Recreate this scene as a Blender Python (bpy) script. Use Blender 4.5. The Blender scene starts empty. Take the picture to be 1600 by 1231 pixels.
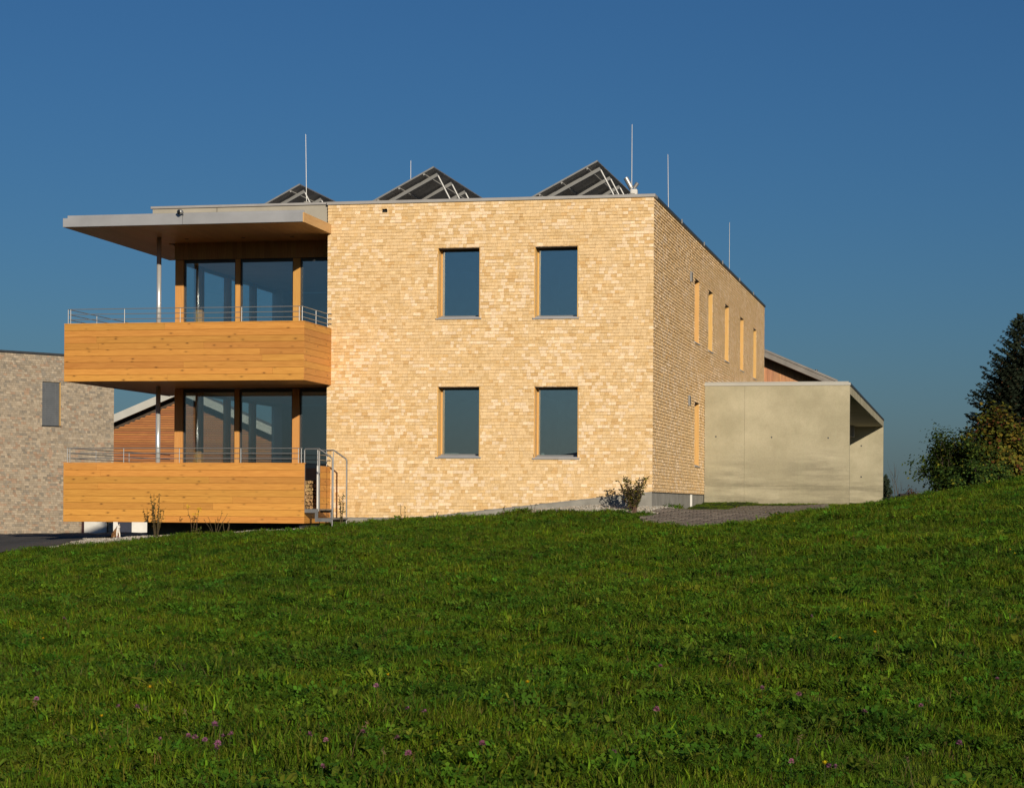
import bpy, bmesh, math, random
import numpy as np
from mathutils import Vector, Matrix
R = math.radians
sc = bpy.context.scene
col = sc.collection

# ------------------------------------------------------------------ camera
cam_d = bpy.data.cameras.new("camera")
cam = bpy.data.objects.new("camera", cam_d); col.objects.link(cam)
cam.location = (6.871, -46.743, 1.6)
cam.rotation_euler = (R(90), R(-0.35), R(12.142))
cam_d.sensor_width = 36.0
cam_d.lens = 74.25
cam_d.shift_y = 0.1091
cam_d.clip_end = 20000
sc.camera = cam

# ------------------------------------------------------------------ sky, sun, exposure
SUN_AZ, SUN_EL = 29.5, 15.5          # degrees right of the facade normal, above the horizon
sun_dir = Vector((math.sin(R(SUN_AZ))*math.cos(R(SUN_EL)), -math.cos(R(SUN_AZ))*math.cos(R(SUN_EL)), math.sin(R(SUN_EL))))
w = bpy.data.worlds.new("World"); sc.world = w; w.use_nodes = True
nt = w.node_tree
bg = nt.nodes["Background"]
sky = nt.nodes.new("ShaderNodeTexSky"); sky.sky_type = 'NISHITA'; sky.sun_disc = False
sky.sun_elevation = R(SUN_EL)
sky.sun_rotation = math.atan2(sun_dir.x, sun_dir.y)
sky.altitude = 1300; sky.air_density = 1.4; sky.dust_density = 2.0; sky.ozone_density = 9.2
nt.links.new(sky.outputs[0], bg.inputs[0]); bg.inputs[1].default_value = 0.053
sun_d = bpy.data.lights.new("sun", 'SUN'); sun_d.energy = 4.5; sun_d.angle = R(0.53); sun_d.color = (1.0, 0.89, 0.72)
sun = bpy.data.objects.new("sun", sun_d); col.objects.link(sun)
sun.rotation_euler = sun_dir.to_track_quat('Z', 'Y').to_euler()
sun.location = (20, -40, 30)
vs = sc.view_settings
vs.view_transform = 'Standard'; vs.look = 'None'; vs.exposure = 0.0; vs.gamma = 1.0; vs.use_curve_mapping = False
sc.cycles.max_bounces = 8; sc.cycles.transparent_max_bounces = 16
sc.cycles.caustics_reflective = False; sc.cycles.caustics_refractive = False

# ------------------------------------------------------------------ helpers
def tag(o, label=None, cat=None, group=None, kind=None):
    if label: o["label"] = label
    if cat: o["category"] = cat
    if group: o["group"] = group
    if kind: o["kind"] = kind
    return o

def empty(name, loc=(0, 0, 0), parent=None):
    o = bpy.data.objects.new(name, None); col.objects.link(o); o.location = loc
    o.empty_display_size = 0.3
    if parent: o.parent = parent
    return o

class MB:
    def __init__(s): s.v = []; s.f = []; s.c = []; s.m = []
    def face(s, idx, c=None, m=0): s.f.append(idx); s.c.append(c); s.m.append(m)
    def quad(s, a, b, c_, d, col=None, m=0):
        i = len(s.v); s.v += [a, b, c_, d]; s.face((i, i+1, i+2, i+3), col, m)
    def tri(s, a, b, c_, col=None, m=0):
        i = len(s.v); s.v += [a, b, c_]; s.face((i, i+1, i+2), col, m)
    def hexa(s, p, c=None, m=0, skip=()):
        # p: 8 points, bottom ring 0-3 ccw from above, top ring 4-7
        i = len(s.v); s.v += [tuple(q) for q in p]
        for k, fc in enumerate(((3, 2, 1, 0), (4, 5, 6, 7), (0, 1, 5, 4), (1, 2, 6, 5), (2, 3, 7, 6), (3, 0, 4, 7))):
            if k not in skip: s.face(tuple(i+j for j in fc), c, m)
    def box(s, x0, x1, y0, y1, z0, z1, c=None, m=0):
        s.hexa(((x0, y0, z0), (x1, y0, z0), (x1, y1, z0), (x0, y1, z0), (x0, y0, z1), (x1, y0, z1), (x1, y1, z1), (x0, y1, z1)), c, m)
        return s
    def bbox(s, x0, x1, y0, y1, z0, z1, b=0.004, c=None, m=0):
        # box with all edges chamfered by b
        i = len(s.v)
        X, Y, Z = (x0, x1), (y0, y1), (z0, z1)
        idx = {}
        for a in (0, 1):
            for d in (0, 1):
                for e in (0, 1):
                    sx, sy, sz = (1-2*a)*b, (1-2*d)*b, (1-2*e)*b
                    for ax, p in enumerate(((X[a], Y[d]+sy, Z[e]+sz), (X[a]+sx, Y[d], Z[e]+sz), (X[a]+sx, Y[d]+sy, Z[e]))):
                        idx[(a, d, e, ax)] = len(s.v); s.v.append(p)
        def q(*k): s.face(tuple(idx[j] for j in k), c, m)
        for a in (0, 1):
            r = [(a, 0, 0, 0), (a, 1, 0, 0), (a, 1, 1, 0), (a, 0, 1, 0)]; q(*(r if a else r[::-1]))
            r = [(0, a, 0, 1), (0, a, 1, 1), (1, a, 1, 1), (1, a, 0, 1)]; q(*(r if a else r[::-1]))
            r = [(0, 0, a, 2), (1, 0, a, 2), (1, 1, a, 2), (0, 1, a, 2)]; q(*(r if a else r[::-1]))
        for p in (0, 1):
            for r_ in (0, 1):
                q((p, r_, 0, 0), (p, r_, 1, 0), (p, r_, 1, 1), (p, r_, 0, 1))
                q((p, 0, r_, 0), (p, 1, r_, 0), (p, 1, r_, 2), (p, 0, r_, 2))
                q((0, p, r_, 1), (1, p, r_, 1), (1, p, r_, 2), (0, p, r_, 2))
                for t in (0, 1):
                    s.face((idx[(p, r_, t, 0)], idx[(p, r_, t, 1)], idx[(p, r_, t, 2)]), c, m)
        return s
    def tube(s, pts, rad, n=8, c=None, m=0, cap=True):
        pts = [Vector(p) for p in pts]
        rr = rad if isinstance(rad, (list, tuple)) else [rad]*len(pts)
        base = len(s.v); prev = None
        for k, p in enumerate(pts):
            if k == 0: t = pts[1]-pts[0]
            elif k == len(pts)-1: t = pts[-1]-pts[-2]
            else: t = (pts[k+1]-p).normalized()+(p-pts[k-1]).normalized()
            t.normalize()
            a = Vector((0, 0, 1)) if abs(t.z) < 0.95 else Vector((1, 0, 0))
            if prev is None: u = t.cross(a).normalized()
            else:
                u = prev-t*prev.dot(t)
                u = u.normalized() if u.length > 1e-6 else t.cross(a).normalized()
            prev = u; v = t.cross(u)
            for j in range(n):
                an = 2*math.pi*j/n
                s.v.append(tuple(p+(u*math.cos(an)+v*math.sin(an))*rr[k]))
        for k in range(len(pts)-1):
            for j in range(n):
                a0 = base+k*n+j; a1 = base+k*n+(j+1) % n
                s.face((a0, a1, a1+n, a0+n), c, m)
        if cap:
            s.face(tuple(base+j for j in range(n))[::-1], c, m)
            s.face(tuple(base+(len(pts)-1)*n+j for j in range(n)), c, m)
        return s
    def ball(s, ce, r, nu=10, nv=7, sc_=(1, 1, 1), c=None, m=0):
        b = len(s.v)
        for i in range(nv+1):
            ph = math.pi*i/nv
            for j in range(nu):
                an = 2*math.pi*j/nu
                s.v.append((ce[0]+r*sc_[0]*math.sin(ph)*math.cos(an), ce[1]+r*sc_[1]*math.sin(ph)*math.sin(an), ce[2]+r*sc_[2]*math.cos(ph)))
        for i in range(nv):
            for j in range(nu):
                s.face((b+i*nu+j, b+(i+1)*nu+j, b+(i+1)*nu+(j+1) % nu, b+i*nu+(j+1) % nu), c, m)
        return s
    def mesh(s, name, mats, smooth=False, fix=False):
        me = bpy.data.meshes.new(name)
        me.from_pydata(s.v, [], s.f)
        for mt in (mats if isinstance(mats, (list, tuple)) else [mats]): me.materials.append(mt)
        if any(s.m): me.polygons.foreach_set("material_index", s.m)
        if any(c is not None for c in s.c):
            at = me.attributes.new("tint", 'FLOAT_COLOR', 'FACE')
            flat = np.ones((len(s.f), 4), np.float32)
            for i, c in enumerate(s.c):
                if c is not None: flat[i, :3] = c
            at.data.foreach_set("color", flat.ravel())
        if fix:
            bm = bmesh.new(); bm.from_mesh(me); bmesh.ops.recalc_face_normals(bm, faces=bm.faces); bm.to_mesh(me); bm.free()
        if smooth: me.polygons.foreach_set("use_smooth", [True]*len(me.polygons))
        me.update()
        return me
    def build(s, name, mats, parent=None, smooth=False, fix=False):
        o = bpy.data.objects.new(name, s.mesh(name, mats, smooth, fix)); col.objects.link(o)
        if parent: o.parent = parent
        return o

def boxo(name, mat, parent, x0, x1, y0, y1, z0, z1, bev=0.0):
    m = MB()
    if bev: m.bbox(x0, x1, y0, y1, z0, z1, bev)
    else: m.box(x0, x1, y0, y1, z0, z1)
    return m.build(name, mat, parent, fix=True)

# ------------------------------------------------------------------ materials
class NT:
    def __init__(s, name):
        s.mat = bpy.data.materials.new(name); s.mat.use_nodes = True
        s.t = s.mat.node_tree; s.b = s.t.nodes["Principled BSDF"]; s.out = s.t.nodes["Material Output"]
    def n(s, ty, **k):
        o = s.t.nodes.new(ty)
        for a, v in k.items(): setattr(o, a, v)
        return o
    def l(s, a, b): s.t.links.new(a, b)
    def coord(s, scale=(1, 1, 1), kind="Object"):
        tc = s.n("ShaderNodeTexCoord"); mp = s.n("ShaderNodeMapping"); mp.inputs["Scale"].default_value = scale
        s.l(tc.outputs[kind], mp.inputs[0]); return mp.outputs[0]
    def noise(s, vec, scale, detail=4, rough=0.55):
        o = s.n("ShaderNodeTexNoise"); o.inputs["Scale"].default_value = scale; o.inputs["Detail"].default_value = detail
        o.inputs["Roughness"].default_value = rough; s.l(vec, o.inputs["Vector"]); return o.outputs[0]
    def ramp(s, fac, stops):
        o = s.n("ShaderNodeValToRGB"); e = o.color_ramp.elements
        while len(e) < len(stops): e.new(0.5)
        for i, (p, c) in enumerate(stops):
            e[i].position = p; e[i].color = (*c, 1) if len(c) == 3 else c
        s.l(fac, o.inputs[0]); return o.outputs[0]
    def mix(s, a, b, fac, mode='MIX'):
        o = s.n("ShaderNodeMix", data_type='RGBA', blend_type=mode)
        for v, i in ((fac, 0), (a, 6), (b, 7)):
            if hasattr(v, "links") or hasattr(v, "is_output"): s.l(v, o.inputs[i])
            elif i == 0: o.inputs[0].default_value = v
            else: o.inputs[i].default_value = (*v, 1)
        return o.outputs[2]
    def math(s, op, a, b=0.0):
        o = s.n("ShaderNodeMath", operation=op)
        for v, i in ((a, 0), (b, 1)):
            if hasattr(v, "is_output"): s.l(v, o.inputs[i])
            else: o.inputs[i].default_value = v
        return o.outputs[0]
    def bump(s, h, strength=0.3, dist=0.01):
        o = s.n("ShaderNodeBump"); o.inputs["Strength"].default_value = strength; o.inputs["Distance"].default_value = dist
        s.l(h, o.inputs["Height"]); s.l(o.outputs[0], s.b.inputs["Normal"])
    def set(s, color=None, rough=None, metal=None, spec=None):
        for k, v in (("Base Color", color), ("Roughness", rough), ("Metallic", metal), ("Specular IOR Level", spec)):
            if v is None: continue
            if hasattr(v, "is_output"): s.l(v, s.b.inputs[k])
            elif k == "Base Color": s.b.inputs[k].default_value = (*v, 1)
            else: s.b.inputs[k].default_value = v
        return s.mat

def hsvvar(t, colr, amount_v=0.3, amount_h=0.02):
    oi = t.n("ShaderNodeObjectInfo"); h = t.n("ShaderNodeHueSaturation")
    mr = t.n("ShaderNodeMapRange"); mr.inputs[3].default_value = 1-amount_v/2; mr.inputs[4].default_value = 1+amount_v/2
    t.l(oi.outputs["Random"], mr.inputs[0]); t.l(mr.outputs[0], h.inputs["Value"])
    m2 = t.n("ShaderNodeMapRange"); m2.inputs[3].default_value = 0.5-amount_h; m2.inputs[4].default_value = 0.5+amount_h
    r2 = t.math('FRACT', t.math('MULTIPLY', oi.outputs["Random"], 7.31)); t.l(r2, m2.inputs[0]); t.l(m2.outputs[0], h.inputs["Hue"])
    t.l(colr, h.inputs["Color"]); return h.outputs[0]

def mat_shingle():
    t = NT("larch_shingle")
    a = t.n("ShaderNodeAttribute", attribute_name="tint")
    v = t.coord((1, 1, 0.06)); g = t.noise(v, 110, 4, 0.65)
    c = t.mix(a.outputs["Color"], t.ramp(g, ((0.30, (0.70, 0.60, 0.48)), (0.52, (1, 1, 1)), (0.75, (1.16, 1.18, 1.22)))), 0.8, 'MULTIPLY')
    v2 = t.coord((1, 1, 1)); g2 = t.noise(v2, 9, 5, 0.6)
    c = t.mix(c, t.ramp(g2, ((0.3, (0.84, 0.78, 0.7)), (0.7, (1.06, 1.06, 1.08)))), 0.6, 'MULTIPLY')
    t.bump(g, 0.35, 0.004)
    return t.set(c, 0.62, spec=0.3)

def mat_plank(name, base, dark, knot=(0.10, 0.035, 0.008), grain=(0.9, 0.9, 22), var=0.22, knots=True, rough=0.48):
    t = NT(name)
    oi = t.n("ShaderNodeObjectInfo"); off = t.n("ShaderNodeVectorMath", operation='SCALE')
    cb = t.n("ShaderNodeCombineXYZ"); t.l(oi.outputs["Random"], cb.inputs[0]); t.l(oi.outputs["Random"], cb.inputs[1]); t.l(oi.outputs["Random"], cb.inputs[2])
    t.l(cb.outputs[0], off.inputs[0]); off.inputs["Scale"].default_value = 37.0
    tc = t.n("ShaderNodeTexCoord"); ad = t.n("ShaderNodeVectorMath", operation='ADD'); t.l(tc.outputs["Object"], ad.inputs[0]); t.l(off.outputs[0], ad.inputs[1])
    mp = t.n("ShaderNodeMapping"); mp.inputs["Scale"].default_value = grain; t.l(ad.outputs[0], mp.inputs[0])
    g = t.noise(mp.outputs[0], 3.2, 5, 0.62)
    c = t.ramp(g, ((0.3, dark), (0.62, base), (0.8, tuple(min(1, x*1.15) for x in base))))
    if knots:
        vo = t.n("ShaderNodeTexVoronoi", voronoi_dimensions='2D'); vo.inputs["Scale"].default_value = 4.2
        sp = t.n("ShaderNodeSeparateXYZ"); t.l(ad.outputs[0], sp.inputs[0]); cv = t.n("ShaderNodeCombineXYZ")
        t.l(t.math('MULTIPLY', t.math('ADD', sp.outputs[0], sp.outputs[1]), .62), cv.inputs[0]); t.l(t.math('MULTIPLY', sp.outputs[2], 1.35), cv.inputs[1]); t.l(cv.outputs[0], vo.inputs["Vector"])
        k = t.ramp(vo.outputs["Distance"], ((0.045, (1, 1, 1)), (0.10, (0.3, 0.3, 0.3)), (0.20, (0, 0, 0))))
        kk = t.n("ShaderNodeRGBToBW"); t.l(k, kk.inputs[0])
        sr = t.n("ShaderNodeSeparateColor"); t.l(vo.outputs["Color"], sr.inputs[0])
        pick = t.n("ShaderNodeMapRange"); pick.inputs[1].default_value = .25; pick.inputs[2].default_value = .95; t.l(sr.outputs[0], pick.inputs[0])
        c = t.mix(c, knot, t.math('MULTIPLY', kk.outputs[0], t.math('MULTIPLY', pick.outputs[0], 0.75)))
    c = hsvvar(t, c, var, 0.006)
    t.bump(g, 0.15, 0.004)
    return t.set(c, rough, spec=0.35)

def mat_plain(name, color, rough=0.5, metal=0.0, spec=0.4, nscale=6, namt=0.25, bump=0.1):
    t = NT(name)
    n = t.noise(t.coord(), nscale, 5, 0.6)
    c = t.mix(color, t.ramp(n, ((0.3, (1-namt,)*3), (0.7, (1+namt*0.3,)*3))), 1.0, 'MULTIPLY')
    t.bump(t.noise(t.coord(), nscale*12, 3), bump, 0.003)
    return t.set(c, rough, metal, spec)

def mat_concrete(name, base, stain, green):
    t = NT(name)
    p = t.coord()
    n1 = t.noise(p, 1.1, 6, 0.62); n2 = t.noise(t.coord((0.35, 0.35, 2.6)), 1.6, 6, 0.65); n3 = t.noise(p, 35, 4, 0.6)
    n4 = t.noise(t.coord((5, 5, 0.35)), 1.7, 5, 0.6)
    c = t.mix(base, stain, t.ramp(n1, ((0.34, (0, 0, 0)), (0.62, (1.0,)*3))))
    # dark damp staining low on the wall, with ragged top
    sx = t.n("ShaderNodeSeparateXYZ"); t.l(p, sx.inputs[0])
    hz = t.math('ADD', sx.outputs[2], t.math('MULTIPLY', t.math('SUBTRACT', n1, 0.5), 2.2))
    band = t.math('MULTIPLY', t.ramp(hz, ((0.0, (0, 0, 0)), (0.01, (0, 0, 0)))), 0.0)
    wet = t.n("ShaderNodeMapRange"); wet.interpolation_type = 'SMOOTHSTEP'; wet.inputs[1].default_value = 3.3; wet.inputs[2].default_value = 2.2; t.l(hz, wet.inputs[0])
    c = t.mix(c, tuple(x*0.52 for x in stain), t.math('MULTIPLY', wet.outputs[0], t.math('MULTIPLY', t.ramp(n2, ((0.38, (0, 0, 0)), (0.62, (1, 1, 1)))), 0.7)))
    c = t.mix(c, green, t.math('MULTIPLY', t.ramp(n4, ((0.5, (0, 0, 0)), (0.8, (1, 1, 1)))), 0.35))
    c = t.mix(c, t.ramp(n3, ((0.25, (0.8,)*3), (0.6, (1.03,)*3))), 0.55, 'MULTIPLY')
    t.bump(n3, 0.2, 0.004)
    return t.set(c, 0.8, spec=0.25)

def mat_glass(name, f0=0.085, tintc=(0.82, 0.9, 0.9)):
    t = NT(name); t.t.nodes.remove(t.b)
    lw = t.n("ShaderNodeLayerWeight"); lw.inputs[0].default_value = 0.5
    f = t.math('ADD', t.math('MULTIPLY', t.math('POWER', lw.outputs["Facing"], 5.0), 1-f0), f0)
    tr = t.n("ShaderNodeBsdfTransparent"); tr.inputs[0].default_value = (*tintc, 1)
    gl = t.n("ShaderNodeBsdfGlossy"); gl.inputs["Roughness"].default_value = 0.0; gl.inputs[0].default_value = (0.95, 1, 1, 1)
    mx = t.n("ShaderNodeMixShader"); t.l(f, mx.inputs[0]); t.l(tr.outputs[0], mx.inputs[1]); t.l(gl.outputs[0], mx.inputs[2])
    t.l(mx.outputs[0], t.out.inputs[0]); return t.mat

def mat_leaf(name, stops, trans=0.3, rough=0.55, drift=False):
    # colour by instance / tint attribute, a little light passes through
    t = NT(name); a = t.n("ShaderNodeAttribute", attribute_name="tint")
    n = t.noise(t.coord(), 3.0, 3)
    c = t.mix(a.outputs["Color"], t.ramp(n, ((0.3, (0.75,)*3), (0.7, (1.2,)*3))), 1.0, 'MULTIPLY')
    c = hsvvar(t, c, 0.5, 0.02)
    if drift:
        ge = t.n('ShaderNodeNewGeometry'); d1 = t.noise(ge.outputs['Position'], 0.42, 3, .6); d2 = t.noise(ge.outputs['Position'], 2.6, 3, .6)
        c = t.mix(c, t.ramp(d1, ((.36, (.78, .84, .9)), (.5, (1.0, .99, .9)), (.66, (1.25, 1.13, .9)))), 1.0, 'MULTIPLY')
        c = t.mix(c, t.ramp(d2, ((.34, (.74, .78, .85)), (.52, (1.0, .99, 1)), (.7, (1.2, 1.11, 1)))), 1.0, 'MULTIPLY')
    t.set(c, rough, spec=0.06)
    tl = t.n("ShaderNodeBsdfTranslucent"); t.l(c, tl.inputs[0])
    mx = t.n("ShaderNodeMixShader"); mx.inputs[0].default_value = trans
    t.l(t.b.outputs[0], mx.inputs[1]); t.l(tl.outputs[0], mx.inputs[2]); t.l(mx.outputs[0], t.out.inputs[0])
    return t.mat

M = {}
M["shingle"] = mat_shingle()
M["plank"] = mat_plank("honey_spruce_plank", (0.60, 0.282, 0.060), (0.46, 0.190, 0.036), var=0.28)
M["reveal"] = mat_plank("spruce_reveal", (0.70, 0.42, 0.14), (0.6, 0.33, 0.10), knots=False, grain=(20, 20, 0.6), var=0.08)
M["post"] = mat_plank("spruce_post", (0.60, 0.31, 0.09), (0.5, 0.23, 0.06), grain=(22, 22, 0.8), var=0.08, knots=False)
M["soffit"] = mat_plank("soffit_board", (0.56, 0.33, 0.15), (0.45, 0.25, 0.10), grain=(14, 0.8, 14), var=0.14, knots=False)
M["fascia_wood"] = mat_plank("fascia_board", (0.44, 0.25, 0.10), (0.33, 0.17, 0.06), grain=(20, 20, 0.7), var=0.2, knots=False)
M["side_wood"] = mat_plank("smooth_fascia_wood", (0.60, 0.38, 0.16), (0.5, 0.29, 0.11), grain=(0.8, 0.8, 16), var=0.05, knots=False)
M["zinc"] = mat_plain("zinc_sheet", (0.42, 0.42, 0.43), 0.45, 0.35, 0.5, 1.2, 0.16, 0.03)
M["cap"] = mat_plain("roof_edge_metal", (0.40, 0.38, 0.36), 0.5, 0.3, 0.5, 2, 0.15, 0.03)
M["steel"] = mat_plain("galvanised_steel", (0.22, 0.22, 0.22), 0.45, 0.4, 0.5, 9, 0.25, 0.03)
M["stainless"] = mat_plain("stainless_steel", (0.27, 0.27, 0.27), 0.4, 0.45, 0.5, 5, 0.1, 0.02)
M["column"] = mat_plain("polished_column_steel", (0.72, 0.72, 0.71), 0.22, 0.55, 0.5, 3, 0.08, 0.0)
M["alu"] = mat_plain("pale_aluminium", (0.29, 0.29, 0.285), 0.4, 0.4, 0.5, 5, 0.12, 0.02)
M["dark_metal"] = mat_plain("dark_grey_metal", (0.06, 0.065, 0.07), 0.45, 0.3, 0.5, 4, 0.2)
M["black"] = mat_plain("black_cavity", (0.012, 0.012, 0.012), 0.8)
M["blind"] = mat_plain("grey_blind_slat", (0.15, 0.16, 0.17), 0.5, 0.2, 0.4, 4, 0.15)
M["pv_back"] = mat_plain("panel_backsheet", (0.34, 0.33, 0.31), 0.6, 0, 0.3, 3, 0.3)
M["pv_front"] = mat_plain("panel_glass", (0.02, 0.025, 0.05), 0.12, 0, 0.6, 3, 0.2, 0.0)
M["concrete"] = mat_concrete("carport_concrete", (0.44, 0.395, 0.275), (0.34, 0.305, 0.205), (0.36, 0.345, 0.225))
M["plinth"] = mat_plain("plinth_render", (0.30, 0.285, 0.25), 0.85, 0, 0.2, 2.5, 0.3, 0.2)
M["attic"] = mat_plain("attic_board", (0.36, 0.33, 0.27), 0.7, 0, 0.3, 1.5, 0.15, 0.05)
M["plaster"] = mat_plain("interior_plaster", (0.72, 0.72, 0.70), 0.9, 0, 0.2, 2, 0.1, 0.05)
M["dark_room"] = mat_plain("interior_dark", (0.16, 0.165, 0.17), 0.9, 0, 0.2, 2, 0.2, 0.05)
M["floor"] = mat_plain("interior_floor", (0.22, 0.16, 0.10), 0.5, 0, 0.3, 3, 0.2, 0.05)
M["glass"] = mat_glass("window_glass", 0.36)
M["glass_room"] = mat_glass("terrace_glass", 0.16, (0.93, 0.97, 0.97))
M["grey_shingle"] = M["shingle"]
M["bark"] = mat_plain("bark", (0.09, 0.07, 0.05), 0.9, 0, 0.2, 14, 0.5, 0.5)
M["white_paint"] = mat_plain("white_paint", (0.72, 0.70, 0.65), 0.6, 0, 0.3, 2, 0.12, 0.05)
M["maroon"] = mat_plain("maroon_paint", (0.05, 0.02, 0.022), 0.6)
M["navy"] = mat_plain("navy_paint", (0.018, 0.024, 0.05), 0.5)
M["slat"] = mat_plank("red_cedar_slat", (0.40, 0.150, 0.035), (0.28, 0.092, 0.022), grain=(0.7, 0.7, 12), var=0.35, knots=False)
M["barn_wood"] = mat_plank("weathered_red_boards", (0.46, 0.19, 0.05), (0.25, 0.085, 0.025), grain=(6, 6, 0.4), var=0.4, knots=False)
M["barn_roof"] = mat_plain("grey_barn_roof", (0.22, 0.20, 0.18), 0.8, 0, 0.2, 2, 0.3, 0.2)
M["verge"] = mat_plain("pale_roof_verge", (0.42, 0.41, 0.37), 0.6, 0, 0.3, 2, 0.1, 0.05)
M["leaf"] = mat_leaf("leaf", None, 0.3)
M["needle"] = mat_leaf("needle", None, 0.12, 0.7)
M["grass_blade"] = mat_leaf("grass_blade", None, 0.36, 0.6, True)

def rng(seed): return random.Random(seed)

# ------------------------------------------------------------------ ground height
CTRL = np.array([[1.51,-35.62,-0.02],[2.93,-35.32,-0.01],[4.36,-35.01,0.0],[5.78,-34.7,0.01],[7.2,-34.4,0.01],[-3.25,-28.46,0.05],[-2.07,-28.21,0.09],[2.67,-27.19,0.27],[7.41,-26.17,0.45],[8.6,-25.91,0.49],[-8.32,-19.32,0.14],[-6.54,-18.94,0.22],[-2.99,-18.18,0.44],[0.57,-17.41,0.63],[4.12,-16.65,0.8],[7.67,-15.88,1.14],[9.45,-15.5,1.25],[-12.37,-12.01,0.31],[-10.12,-11.53,0.39],[-5.62,-10.56,0.79],[-1.12,-9.59,1.0],[3.38,-8.62,1.19],[5.63,-8.14,1.39],[7.88,-7.66,1.66],[10.13,-7.17,1.84],[-15.41,-6.53,0.43],[-12.81,-5.97,0.55],[-9.74,-5.31,0.87],[-6.03,-4.51,1.12],[-2.38,-3.73,1.25],[0.23,-3.17,1.28],[2.18,-2.75,1.2],[3.09,-2.55,1.39],[4.13,-2.33,1.53],[5.18,-2.1,1.7],[6.09,-1.9,1.88],[8.04,-1.48,2.21],[10.65,-0.92,2.59],[-26.8,24.8,0.40],[-24.9,28.2,0.42],[-18.4,2.2,0.6],[-15.49,-0.41,0.62],[-10.88,-2.49,0.90],[-8.25,-2.94,0.98],[-6.64,-0.55,1.16],[-3.01,-0.79,1.33],[-1.62,-0.5,1.54],[-0.01,0.06,1.68],[0.68,4.09,1.47],[0.61,-0.02,1.31],[2.19,4.42,1.48],[1.73,9.43,1.69],[3.83,9.88,1.69],[4.17,24.28,1.72],[6.69,14.59,1.68],[8.58,19.09,1.69],[10.47,19.5,1.71],[-20.5,14.0,0.55],[3.1,2.57,1.45],[-0.05,10.07,1.74],[4.06,3.8,1.57],
 [6.9,-46.7,-0.5],[0,-48,-0.6],[14,-46,-0.4],[-12,-30,-0.1],[16,-25,0.6],[-20,-15,0.1],[18,-8,2.2],[17,2,2.6],[16,18,1.8],[-30,0,0.4],[-32,22,0.35],[-11,8,0.75],[-9,20,0.8],[4,40,1.2],[16,40,1.0],[-26,45,0.15]])
_k = (CTRL[:, 1] > -20) & (CTRL[:, 1] < -1.3); CTRL[_k, 2] -= 0.07
def _tps(r2): return np.where(r2 > 1e-9, 0.5*r2*np.log(np.maximum(r2, 1e-12)), 0.0)
def _fit():
    P = CTRL[:, :2]; n = len(P)
    K = _tps(((P[:, None]-P[None])**2).sum(-1)) + np.eye(n)*1.2
    A = np.zeros((n+3, n+3)); A[:n, :n] = K; A[:n, n] = 1; A[:n, n+1:] = P; A[n, :n] = 1; A[n+1:, :n] = P.T
    b = np.zeros(n+3); b[:n] = CTRL[:, 2]
    return np.linalg.solve(A, b)
_W = _fit()
def gz_arr(X, Y):
    X = np.asarray(X, float); Y = np.asarray(Y, float)
    sh = X.shape; x = np.clip(X.ravel(), -34, 22); y = np.clip(Y.ravel(), -52, 48)
    out = np.empty(len(x))
    for i in range(0, len(x), 20000):
        q = np.stack([x[i:i+20000], y[i:i+20000]], 1)
        r2 = ((q[:, None]-CTRL[None, :, :2])**2).sum(-1)
        out[i:i+20000] = _tps(r2) @ _W[:-3] + _W[-3] + q @ _W[-2:]
    z = out.reshape(sh)
    # beyond the plot the land falls away into the valley
    far = np.maximum.reduce([-34-X, X-22, -52-Y, Y-48, np.zeros_like(X)])
    z = z*np.exp(-far/60) - 28*(1-np.exp(-far/160))
    z = z + 0.03*np.sin(X*1.9+0.7*Y)*np.cos(Y*1.3-0.4*X) + 0.016*np.sin(X*4.3-Y*3.7)
    return z
def gz(x, y): return float(gz_arr(np.array([x]), np.array([y]))[0])

def poly_in(px, py, poly):
    inside = np.zeros(px.shape, bool); n = len(poly)
    for i in range(n):
        x1, y1 = poly[i]; x2, y2 = poly[(i+1) % n]
        if y1 == y2: continue
        c = ((y1 > py) != (y2 > py)) & (px < (x2-x1)*(py-y1)/(y2-y1)+x1)
        inside ^= c
    return inside
# ------------------------------------------------------------------ ground, road, path, gravel
PATH = [(0.1, -2.4), (0.25, 0.2), (0.6, 3.0), (1.4, 6.3), (3.35, 7.6), (3.55, 4.4), (2.9, 0.2), (2.35, -3.3), (1.2, -3.2)]
ROAD = [(-60, -14), (-20, -9.5), (-13.6, -6.2), (-12.3, -4.6), (-12.5, -2.6), (-13.2, 0.5), (-13.2, 6), (-15, 40), (-60, 40)]
GRAVEL_A = [(-12.4, -4.75), (-11.2, -4.75), (-10.0, -4.35), (-8.6, -3.5), (-7.4, -2.95), (-7.0, -2.35), (-7.9, -1.9), (-10.5, -1.9), (-12.9, -1.2), (-12.6, -2.8)]
GRAVEL_B = [(-2.7, -0.75), (-1.6, -1.0), (-0.5, -1.1), (0.25, -0.75), (0.35, 1.8), (0.03, 1.8), (0.03, -0.03), (-2.7, -0.03)]
HOUSE = [(-13.2, -2.1), (-7.47, -2.1), (-7.47, -0.05), (0.05, -0.05), (0.05, 9.5), (3.85, 9.5), (3.85, 33), (-13.2, 33)]

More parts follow.
